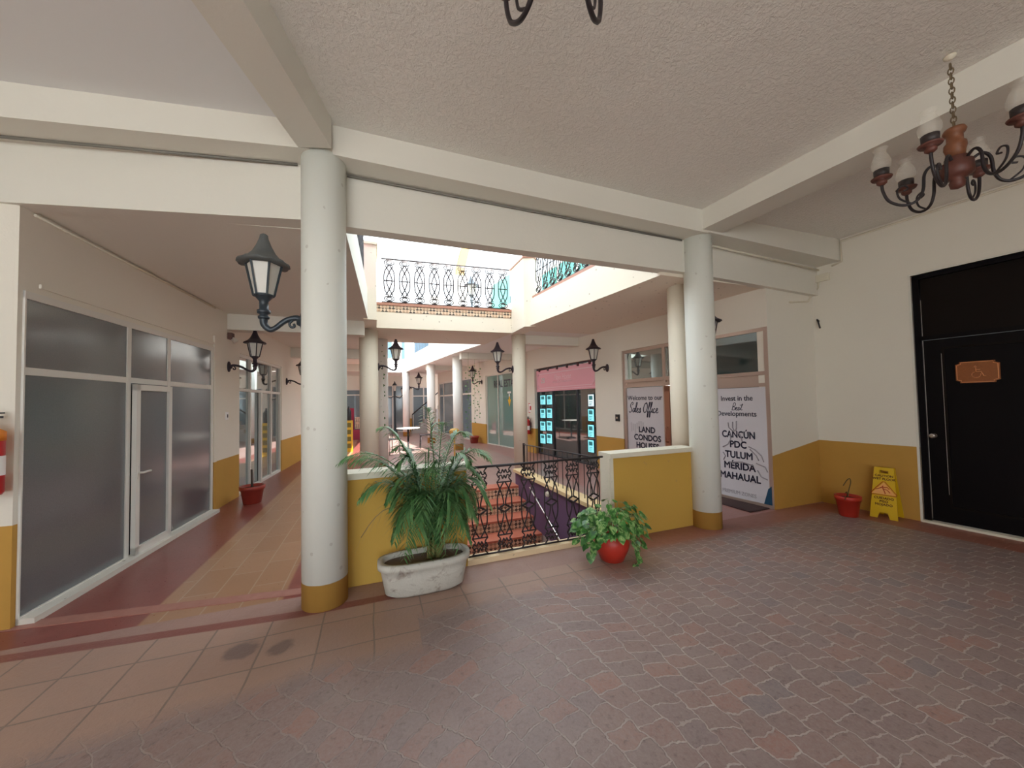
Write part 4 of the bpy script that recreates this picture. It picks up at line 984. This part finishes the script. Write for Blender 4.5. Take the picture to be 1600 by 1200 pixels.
# ------------------------------------------------------------------ chandeliers
def make_chandelier(narm=6):
    t = empty('chandelier', (0, 0, 0))      # origin at the top of the wooden body
    wb = MB().lathe([(.010, .0), (.045, -.005), (.052, -.022), (.046, -.038), (.036, -.046), (.036, -.085), (.048, -.10), (.050, -.125), (.043, -.15), (.040, -.185)], (0, 0, 0), 24); wb.build('turned_body', M['wood'], t)
    MB().lathe([(.038, -.185), (.05, -.19), (.05, -.215), (.072, -.225), (.074, -.30), (.055, -.315), (.028, -.325), (.036, -.345), (.03, -.375), (.008, -.385)], (0, 0, 0), 24).build('lower_body', M['dark_wood'], t)
    b = MB()
    zc = .0
    link = .038; nl = 13
    for k in range(nl):
        z_ = zc+.012+k*link*.82
        pts = [(math.cos(a_)*.012, 0, math.sin(a_)*.022) for a_ in [2*PI*j/10 for j in range(10)]]
        if k % 2: pts = [(0, x_, z__) for x_, _, z__ in pts]
        b.tube([(x_, y_, z_+.012+z__) for x_, y_, z__ in pts], .0035, 5, closed=True)
    b.build('chain', mat('old_brass_chain', (.20, .15, .09), .5, .6), t)
    for k in range(narm):
        a_ = 2*PI*k/narm; ca, sa = math.cos(a_), math.sin(a_)
        def P3(r_, z_): return (r_*ca, r_*sa, z_)
        arm = MB().tube([P3(q.x, q.y) for q in crv([(.05, -.235, 0), (.10, -.20, 0), (.135, -.24, 0), (.145, -.34, 0), (.175, -.40, 0), (.235, -.41, 0), (.30, -.36, 0), (.328, -.28, 0), (.33, -.22, 0)], 5)], .0085, 7)
        arm.tube([P3(q.x, q.y) for q in crv([(.20, -.408, 0), (.25, -.36, 0), (.26, -.30, 0), (.23, -.28, 0), (.21, -.305, 0), (.232, -.315, 0)], 5)], .0055, 6)
        ao = arm.build('arm', M['iron'], t)
        c = (.33*ca, .33*sa, -.22)
        MB().lathe([(.012, -.02), (.026, -.008), (.028, .008), (.016, .018), (.050, .022), (.055, .032), (.042, .038)], c, 20).build('drip_pan', M['dark_wood'], ao)
        MB().lathe([(.038, .038), (.040, .085)], c, 20).build('candle_cup', M['cup'], ao)
        MB().lathe([(.036, .085), (.050, .105), (.053, .135), (.040, .175), (.028, .20), (.030, .215), (.040, .232)], c, 24, cap=False).build('glass_chimney', M['chimney'], ao)
    return t
ch = make_chandelier()
hook = atZ(1484, 88, 3.62)
ch.location = (hook.x, hook.y, 3.155); ch.rotation_euler = (0, 0, math.radians(2))
tag(ch, 'wooden six arm chandelier with glass chimneys hanging by a chain at right', 'chandelier', 'iron and wood chandeliers under the portico ceiling')
MB().lathe([(.05, 3.605), (.045, 3.63), (.012, 3.66)], (hook.x, hook.y, 0), 16).build('ceiling_rose', M['iron'], None) if False else None
cr = MB().lathe([(.010, .44), (.028, .455), (.03, .465)], (0, 0, 0), 16); 
for v in cr.bm.verts: v.co += wloc(ch)
cr.build('ceiling_rose', M['cap'], ch)
ch2 = copy_tree(ch); q = (atZ(815, 22, 2.745)+atZ(928, 22, 2.745))/2 - Vector((math.sin(YAW), math.cos(YAW), 0))*.19
ch2.location = (q.x, q.y, 3.155)
ch2.rotation_euler = (0, 0, PI/2-YAW-PI/6)
tag(ch2, 'chandelier cut off by the top edge of the picture, only its two arm bends showing', 'chandelier', 'iron and wood chandeliers under the portico ceiling')

# ------------------------------------------------------------------ palm in concrete planter
def make_palm():
    c0 = Vector((.375, 3.09, 0))
    t = empty('potted_palm', c0, 'large bushy green palm in an oblong weathered white concrete planter by the ochre wall', 'potted palm')
    def oval(rx, ry, z, seg=40):
        out = []
        for k in range(seg):
            a_ = 2*PI*k/seg; ca, sa = math.cos(a_), math.sin(a_)
            out.append(c0+Vector((rx*math.copysign(abs(ca)**.6, ca), ry*math.copysign(abs(sa)**.75, sa), z)))
        return out
    b = MB(); rings = [[b.bm.verts.new(p) for p in oval(*q)] for q in ((.26, .10, 0), (.31, .135, .03), (.335, .15, .16), (.345, .158, .215), (.365, .172, .225), (.365, .172, .27), (.325, .135, .272), (.315, .13, .22))]
    for A_, B_ in zip(rings, rings[1:]):
        for k in range(40): f = b.bm.faces.new([A_[k], A_[(k+1) % 40], B_[(k+1) % 40], B_[k]]); f.smooth = True
    b.bm.faces.new(list(reversed(rings[0]))); b.build('planter', M['planter'], t)
    b = MB(); b.bm.faces.new([b.bm.verts.new(p) for p in oval(.32, .133, .235)]); b.build('soil', M['soil'], t)
    R = random.Random(11)
    base = c0+Vector((.06, 0, .23))
    for k in range(9):
        a_ = R.random()*2*PI; o_ = Vector((math.cos(a_)*.05*R.random(), math.sin(a_)*.04*R.random(), 0))
        top = base+o_*2+Vector((R.uniform(-.04, .04), R.uniform(-.03, .03), R.uniform(.22, .4)))
        MB().tube([base+o_, (base+o_).lerp(top, .5)+Vector((.01, 0, 0)), top], [.017, .014, .010], 7).build('stem', M['palm_stem'], t)
    # fronds: (azimuth deg, height of arch, reach, droop, leaflet length)
    specs = [(178, 1.14, .74, .16, .25), (172, 1.02, .60, .10, .26), (150, 1.24, .44, .06, .25), (110, 1.34, .22, .02, .24), (70, 1.26, .28, .06, .22), (40, 1.24, .40, .12, .24), (18, 1.16, .50, .22, .26), (2, 1.06, .50, .30, .26),
             (-12, .98, .46, .36, .26), (188, .92, .52, .22, .24), (200, 1.0, .40, .30, .25), (-30, .90, .36, .38, .26), (-50, .92, .32, .44, .28), (-75, .95, .28, .50, .29), (-100, .95, .28, .50, .29), (-125, .92, .30, .46, .28),
             (-150, .88, .34, .42, .26), (-85, .80, .26, .44, .27), (-60, .78, .28, .42, .26), (-110, .76, .26, .42, .26), (165, .85, .36, .24, .24), (25, .92, .42, .34, .24), (-20, .76, .36, .40, .24), (90, 1.05, .18, .10, .22),
             (-70, 1.12, .22, .25, .26), (215, 1.10, .30, .18, .25), (-35, 1.14, .30, .2, .26), (-110, 1.08, .22, .30, .26), (130, 1.12, .36, .10, .25), (190, .74, .30, .34, .24), (-135, .74, .28, .40, .26), (10, .80, .34, .36, .24), (-90, 1.2, .14, .2, .24)]
    for i, (az, hh, reach, droop, ll) in enumerate(specs):
        a_ = math.radians(az); dr = Vector((math.cos(a_), math.sin(a_)*(.8 if az < 0 else .25), 0)); side = Vector((-math.sin(a_), math.cos(a_), 0))
        st_ = base+Vector((R.uniform(-.05, .05), R.uniform(-.04, .04), .12))
        n = 22; pts = []
        for j in range(n+1):
            u = j/n; rr = reach*(u**1.25); z_ = st_.z+(hh-.10)*(1-(1-u)**1.7)*.92-droop*(u**3)*1.5
            pts.append(st_+dr*rr+Vector((0, 0, z_-st_.z)))
        ctr = pts
        mm = M['palm']
        b = MB(); b.tube(ctr, [.006*(1-.8*j/n)+.001 for j in range(n+1)], 5)
        m_l = 30
        for j in range(m_l):
            u = .30+.70*j/(m_l-1); k_ = min(int(u*n), n-1); f_ = u*n-k_; p = ctr[k_].lerp(ctr[k_+1], f_); tg = (ctr[k_+1]-ctr[k_]).normalized()
            L_ = ll*math.sin(PI*min(1, .22+.78*(u-.3)/.7)**.8)*R.uniform(.85, 1.1)+.05
            sd_ = tg.cross(Vector((0, 0, 1)));
            if sd_.length < .1: sd_ = side
            sd_.normalize()
            for sg in (-1, 1):
                d_ = (tg*.55+sd_*sg*.9+Vector((0, 0, R.uniform(-.1, .25)))).normalized(); gr = Vector((0, 0, -1))
                w_ = .0062; prev = None
                perp = d_.cross(Vector((0, 0, 1))).normalized() if abs(d_.z) < .95 else sd_
                q0 = p; vs = []
                for m_i, (fr_, wf) in enumerate(((0, .5), (.3, 1), (.65, .8), (1, .06))):
                    q = p+d_*L_*fr_+gr*L_*(.42*fr_*fr_)
                    vs.append((b.bm.verts.new(q-perp*w_*wf), b.bm.verts.new(q+perp*w_*wf)))
                for A_, B_ in zip(vs, vs[1:]): b.bm.faces.new([A_[0], A_[1], B_[1], B_[0]])
        b.build('frond', mm, t, fix=False)
    for az, ln in ((170, .5), (-5, .35), (150, .3)):   # dry drooping fronds
        a_ = math.radians(az); b = MB(); dr = Vector((math.cos(a_), math.sin(a_)*.3, 0))
        pts = [base+Vector((0, 0, .1))+dr*ln*u*1.1+Vector((0, 0, .38*math.sin(u*2.6)-.06*u)) for u in [j/10 for j in range(11)]]
        b.tube(pts, .0035, 5)
        for j in range(4, 11):
            p = pts[j]
            for sg in (-1, 1):
                e = p+dr*.05+Vector((0, sg*.03, -.13)); pp = Vector((0, 1, 0)) if abs(dr.x) > .5 else Vector((1, 0, 0))
                b.quad(p-pp*.003, p+pp*.003, e+pp*.001, e-pp*.001)
        b.build('dry_frond', M['palm_dry'], t, fix=False)
    return t
make_palm()

# ------------------------------------------------------------------ pothos in red pot
def make_pothos():
    c = Vector((2.075, 2.94, 0)); R = random.Random(5)
    t = empty('potted_pothos', c, 'trailing green and cream heart leaved plant in a rounded red clay pot by the railing', 'potted plant')
    MB().lathe([(.085, 0), (.105, .01), (.150, .11), (.162, .17), (.150, .215), (.125, .25), (.118, .265), (.128, .275), (.128, .30), (.110, .302), (.105, .27)], c, 36).build('pot', M['clay'], t)
    MB().lathe([(.0, .27), (.106, .27)], c, 24).build('soil', M['soil'], t)
    b = MB(); vines = []
    def leaf(p, nrm, tip, sz):
        nrm = nrm.normalized(); tip = (tip-nrm*tip.dot(nrm)); tip.normalize(); sd_ = nrm.cross(tip)
        out = [(0, 0), (.28, -.16), (.50, .02), (.50, .30), (.32, .62), (0, 1.0), (-.32, .62), (-.50, .30), (-.50, .02), (-.28, -.16)]
        mid = [b.bm.verts.new(p+tip*sz*y_+nrm*sz*(-.10*(y_)**2)) for y_ in (0, .35, .7, 1.0)]
        for s_ in (1, -1):
            e = [(.28, -.16), (.50, .10), (.46, .42), (.24, .74)]
            ev = [b.bm.verts.new(p+sd_*s_*sz*x_+tip*sz*y_+nrm*sz*(.12*x_-.1*y_*y_)) for x_, y_ in e]
            for q in ([mid[0], ev[0], ev[1], mid[1]], [mid[1], ev[1], ev[2], mid[2]], [mid[2], ev[2], ev[3], mid[3]]):
                f = b.bm.faces.new(q if s_ > 0 else list(reversed(q))); f.smooth = True
    top = c+Vector((0, 0, .27)); st = MB()
    for k in range(230):
        a_ = R.random()*2*PI; el = R.random()
        rr = (.10+.22*R.random()**.6); zz = .02+.30*R.random()*(1-(rr/.36)**2*.9)
        if k % 4 == 0: rr = R.uniform(.2, .34); zz = R.uniform(-.10, .08); a_ = a_ if not (3.9 < a_ < 5.2) else a_-2.6
        d_ = Vector((math.cos(a_)*1.12, math.sin(a_)*.8, 0)); p = top+d_*rr+Vector((0, 0, zz))
        if p.y > 3.30: p.y = 3.30-R.random()*.05
        nrm = Vector((d_.x*.5+R.uniform(-.4, .4), d_.y*.5-.35+R.uniform(-.4, .4), .75)); tip = Vector((d_.x, d_.y-.3, -.55+R.uniform(-.3, .3)))
        leaf(p, nrm, tip, R.uniform(.05, .085))
        if k % 3 == 0: st.tube([top+d_*.04, top+d_*rr*.5+Vector((0, 0, max(zz, 0)*.9+.03)), p], .003, 4)
    for pts in ([(.10, -.05, .27), (.17, -.10, .22), (.185, -.12, .1), (.16, -.16, .015), (.10, -.20, .01)], [(-.10, -.04, .28), (-.2, -.06, .25), (-.27, -.08, .17), (-.30, -.1, .12)], [(.12, -.02, .3), (.24, -.03, .3), (.30, -.04, .16), (.31, -.05, .10)]):
        cc_ = crv([c+Vector(p) for p in pts], 5); st.tube(cc_, .0035, 5)
        for q in cc_[4::3]: leaf(q, Vector((R.uniform(-.5, .5), -.8, .5)), Vector((R.uniform(-.6, .6), -.2, -.6)), R.uniform(.06, .085))
    b.build('foliage', M['pothos'], t, fix=False); st.build('stems', leafm('pothos_stem', (.20, .30, .10), (.35, .38, .2)), t)
make_pothos()

# ------------------------------------------------------------------ other pots
def clay_pot(c, r, h, m, label, rim=True, name='flower_pot', cat='pot'):
    t = empty(name, c, label, cat)
    MB().lathe([(r*.68, 0), (r*.72, .005), (r*.93, h*.78), (r*1.02, h*.79), (r*1.04, h), (r*.92, h), (r*.86, h*.85)], c, 32).build('pot', m, t)
    MB().lathe([(0, h*.86), (r*.87, h*.86)], c, 24).build('soil', M['soil'], t)
    return t
q = atZ(388, 789); c = Vector((max(q.x, -1.98)+.02, q.y+.12, 0))
t = clay_pot(c, .165, .27, M['clay_dark'], 'terracotta pot with one bare dark stick beside the left shopfront')
MB().tube([c+Vector((0, 0, .15)), c+Vector((-.01, 0, .52))], [.02, .014], 7).build('stick', mat('dark_stick', (.06, .04, .03), .8), t)
q = atZ(1341, 811); c = Vector((q.x+.05, q.y+.12, 0))
t = clay_pot(c, .125, .25, M['clay'], 'red pot with a few dry twigs beside the yellow floor sign')
tw = mat('dry_twig', (.12, .085, .03), .8)
MB().tube(crv([c+Vector(p) for p in ((0, 0, .2), (.02, 0, .3), (.05, -.01, .40), (.06, 0, .45), (.0, 0, .44), (-.08, 0, .38))], 4), .0055, 5).build('twig', tw, t)
MB().tube(crv([c+Vector(p) for p in ((0, 0, .2), (-.01, 0, .27), (-.04, -.01, .30), (-.05, 0, .28))], 4), .005, 5).build('twig', tw, t)
MB().tube(crv([c+Vector(p) for p in ((-.06, -.02, .2), (-.11, -.04, .26), (-.14, -.04, .22))], 4), .005, 5).build('twig', tw, t)
q = atZ(746, 692); clay_pot(Vector((q.x-.12, q.y, 0)), .18, .26, M['clay_dark'], 'small distant terracotta pot by the ochre dado left of the green glass shop')
q = atZ(484, 706)
clay_pot(Vector((-1.52, 12.2, 0)), .18, .24, M['clay_dark'], 'terracotta pot far down the left corridor, hidden behind the thick column')

# ------------------------------------------------------------------ wet floor sign
def wet_floor():
    p0, p1 = atZ(1359.5, 806), atZ(1404, 814.5)
    u = (p1-p0); L_ = u.length; u.normalize(); nrm = Vector((u.y, -u.x, 0))
    if nrm.y > 0: nrm = -nrm
    H = .60; lean = .10
    t = empty('wet_floor_sign', (p0+p1)/2, 'yellow folding caution wet floor sign standing by the right ochre wall', 'floor sign')
    class T:   # sloping board frame
        pass
    def P(s_, z_, d_=0.0):
        f = z_/H; w_ = L_*(1-.30*f); return p0+u*(L_/2+ (s_-.5)*w_) - nrm*(lean*f) + Vector((0, 0, z_)) + nrm*d_
    def board(sign, nm):
        b = MB()
        def Q(s_, z_, d_):
            q = P(s_, z_, d_)
            if sign < 0: q = q - nrm*(lean*2*(1-z_/H)+.03)
            return q
        cells = [((0, .28), (0, .07)), ((.72, 1), (0, .07)), ((0, 1), (.07, .53)), ((0, .28), (.53, .565)), ((.72, 1), (.53, .565)), ((0, 1), (.565, .60))]
        for (a_, c_), (z0, z1) in cells:
            k = .07 if (z0 == 0) else 0
            b.hexa([Q(a_, z0, 0), Q(c_, z0, 0), Q(c_, z0, .012), Q(a_, z0, .012), Q(a_-(k if a_ > .5 else 0), z1, 0), Q(c_+(k if c_ < .5 else 0), z1, 0), Q(c_+(k if c_ < .5 else 0), z1, .012), Q(a_-(k if a_ > .5 else 0), z1, .012)])
        return b.build(nm, M['yellow_plastic'], t)
    board(1, 'front_board'); board(-1, 'back_board')
    class F2:
        def p(self, s_, z_, d_=0): return p0+u*(L_/2+s_) - nrm*(lean*z_/H) + Vector((0, 0, z_)) + nrm*d_
    f2 = F2()
    for tx, z_, sz_ in (('CAUTION', .49, .036), ('WET FLOOR', .452, .036), ('CUIDADO', .225, .038), ('PISO', .187, .038), ('MOJADO', .150, .038)):
        text_part(tx, sz_, f2, 0, z_, .0125, M['warn_ink'], t, bold=.0012)
    b = MB(); tri = [(-.105, .285), (.105, .285), (0, .425)]
    b.bm.faces.new([b.bm.verts.new(f2.p(x_, z_, .0135)) for x_, z_ in tri]); b.build('warning_triangle', M['warn_pale'], t, fix=False)
    b = MB(); b.tube([f2.p(x_, z_, .014) for x_, z_ in crv([(x_, z_, 0) for x_, z_ in ((-.11, .282), (.11, .282), (0, .43))], 1, True) and [(-.105, .275), (.105, .275), (.115, .29), (.01, .432), (-.01, .432), (-.115, .29)]], .0045, 5, closed=True)
    for pl in (([(-.01, .385), (-.005, .345), (.01, .31), (.015, .29)]), ([(-.01, .37), (-.05, .345), (-.07, .335)]), ([(0, .365), (.03, .372), (.05, .35)]), ([(-.005, .345), (.03, .34), (.055, .31)])):
        b.tube([f2.p(x_, z_, .016) for x_, z_ in pl], .0045, 5)
    b.build('warning_pictogram', M['warn_red'], t)
wet_floor()

# ------------------------------------------------------------------ far furniture and bits
def bistro_table(c, label):
    t = empty('cafe_table', c, label, 'table')
    MB().lathe([(.02, .70), (.36, .70), (.36, .73), (.02, .73)], c, 24).build('tabletop', M['milk'], t)
    MB().lathe([(.20, 0), (.18, .03), (.03, .06), (.03, .70)], c, 12).build('pedestal', M['iron'], t)
def cafe_chair(c, rz, m, label, group='chairs in the far court'):
    t = empty('cafe_chair', (0, 0, 0), label, 'chair', group)
    for x_ in (-.18, .18):
        for y_ in (-.18, .18): MB().tube([(x_, y_, 0), (x_*.9, y_*.9, .44)], .014, 6).build('leg', m, t)
    MB().box((-.2, -.2, .43), (.2, .2, .46)).build('seat', m, t, bevel=.01)
    b = MB(); b.tube([(-.18, .18, .44), (-.19, .22, .85), (.19, .22, .85), (.18, .18, .44)], .014, 6)
    for k in range(5): b.tube([(-.12+k*.06, .19, .45), (-.12+k*.06, .22, .85)], .008, 5)
    b.build('backrest', m, t); t.location = c; t.rotation_euler = (0, 0, rz)
    return t
bistro_table(Vector((1.0, 12.2, 0)), 'small round white cafe table glimpsed through the palm fronds')
cafe_chair((.45, 11.6, 0), .6, M['iron'], 'black metal cafe chair in the sunny court left of the round table')
cafe_chair((1.6, 12.6, 0), -1.6, M['iron'], 'black metal cafe chair in the court right of the round table')
t = empty('lounge_seat', (-.75, 17.2, 0), 'magenta high backed seat with patterned cushion far down the left corridor', 'seat')
MB().box((-1.15, 17.0, 0), (-.35, 17.6, .42)).build('seat_base', mat('magenta_fabric', (.30, .03, .07), .7), t, bevel=.03)
MB().box((-1.15, 17.5, .42), (-.85, 17.65, 1.35)).build('backrest', mat('magenta_back', (.36, .03, .08), .7), t, bevel=.03)
MB().box((-.80, 17.35, .45), (-.40, 17.5, .95)).build('cushion', M['riser'], t, bevel=.03)
q = atZ(545, 706)
t = empty('fire_point', (q.x, q.y, 0), 'yellow stand with black extinguisher at the end of the left corridor', 'stand')
MB().box((q.x-.10, q.y, .0), (q.x+.12, q.y+.08, 1.0)).build('yellow_stand', M['yellow_plastic'], t, bevel=.02)
b = MB()
for k in range(4): b.box((q.x-.07, q.y-.01, .12+k*.22), (q.x+.07, q.y+.0, .26+k*.22))
b.build('dark_panel', mat('olive_panel', (.16, .14, .02), .5), t)
MB().lathe([(.07, 0), (.08, .03), (.08, .3), (.03, .38), (.02, .45)], (q.x, q.y+.04, 1.0), 16).build('extinguisher_bottle', M['black'], t)
# leaning dark board by the left cream column
q = atZ(568, 744)
tag(MB().prism([(q.x-.06, q.y-.02), (q.x+.10, q.y-.02), (q.x+.10, q.y+.01), (q.x-.06, q.y+.01)], 0, .02).hexa([(q.x-.06, q.y-.02, .02), (q.x+.10, q.y-.02, .02), (q.x+.10, q.y+.01, .02), (q.x-.06, q.y+.01, .02), (q.x+.07, q.y-.02, .42), (q.x+.10, q.y-.02, .42), (q.x+.10, q.y+.01, .42), (q.x+.07, q.y+.01, .42)]).build('wedge_board', mat('maroon_board', (.07, .03, .04), .6)), 'dark triangular board standing in front of the left cream column', 'board')
# hanging vines near the far lantern
R = random.Random(3)
for j, px in enumerate((731, 741, 748)):
    yv = 10.5+.2*j; top = atY(px, 520, yv); bot = atY(px+1, 668 - j*8, yv)
    b = MB(); b.tube([(top.x, yv, 2.99), (bot.x, yv, bot.z)], .003, 4)
    z_ = bot.z
    while z_ < 2.6:
        x_ = bot.x+(R.random()-.5)*.14; s_ = R.uniform(.018, .03)
        b.quad((x_-s_, yv+R.uniform(-.02, .02), z_), (x_, yv-.01, z_-s_), (x_+s_, yv+R.uniform(-.02, .02), z_), (x_, yv+.01, z_+s_)); z_ += R.uniform(.05, .13)
    tag(b.build('hanging_vine', M['palm'], fix=False), ('leftmost', 'middle', 'rightmost')[j]+' of three thin leafy vines hanging before the far right shop wall', 'vine', 'hanging vines in the far court')
yv = 8.6; b = MB(); px = 597; top = atY(px, 505, yv); b.tube([(top.x, yv, 2.99), (top.x, yv, .9)], .004, 4); z_ = .95
while z_ < 2.9:
    x_ = top.x+(R.random()-.5)*.10; s_ = R.uniform(.02, .035); b.quad((x_-s_, yv+.02, z_), (x_, yv, z_-s_), (x_+s_, yv-.02, z_), (x_, yv, z_+s_)); z_ += R.uniform(.08, .16)
tag(b.build('hanging_vine', M['palm'], fix=False), 'thin leafy vine hanging beside the left cream column', 'vine')
tag(MB().lathe([(.04, 0), (.11, .05), (.14, .12), (.10, .18), (.03, .20)], (1.9, 9.3, 1.0-.35), 16).lathe([(.02, 0), (.02, .66)], (1.9, 9.3, 0), 8).build('garden_lamp', mat('orange_shade', (.75, .42, .08), .5)), 'small orange ball glimpsed among palm fronds before the far court', 'ornament')
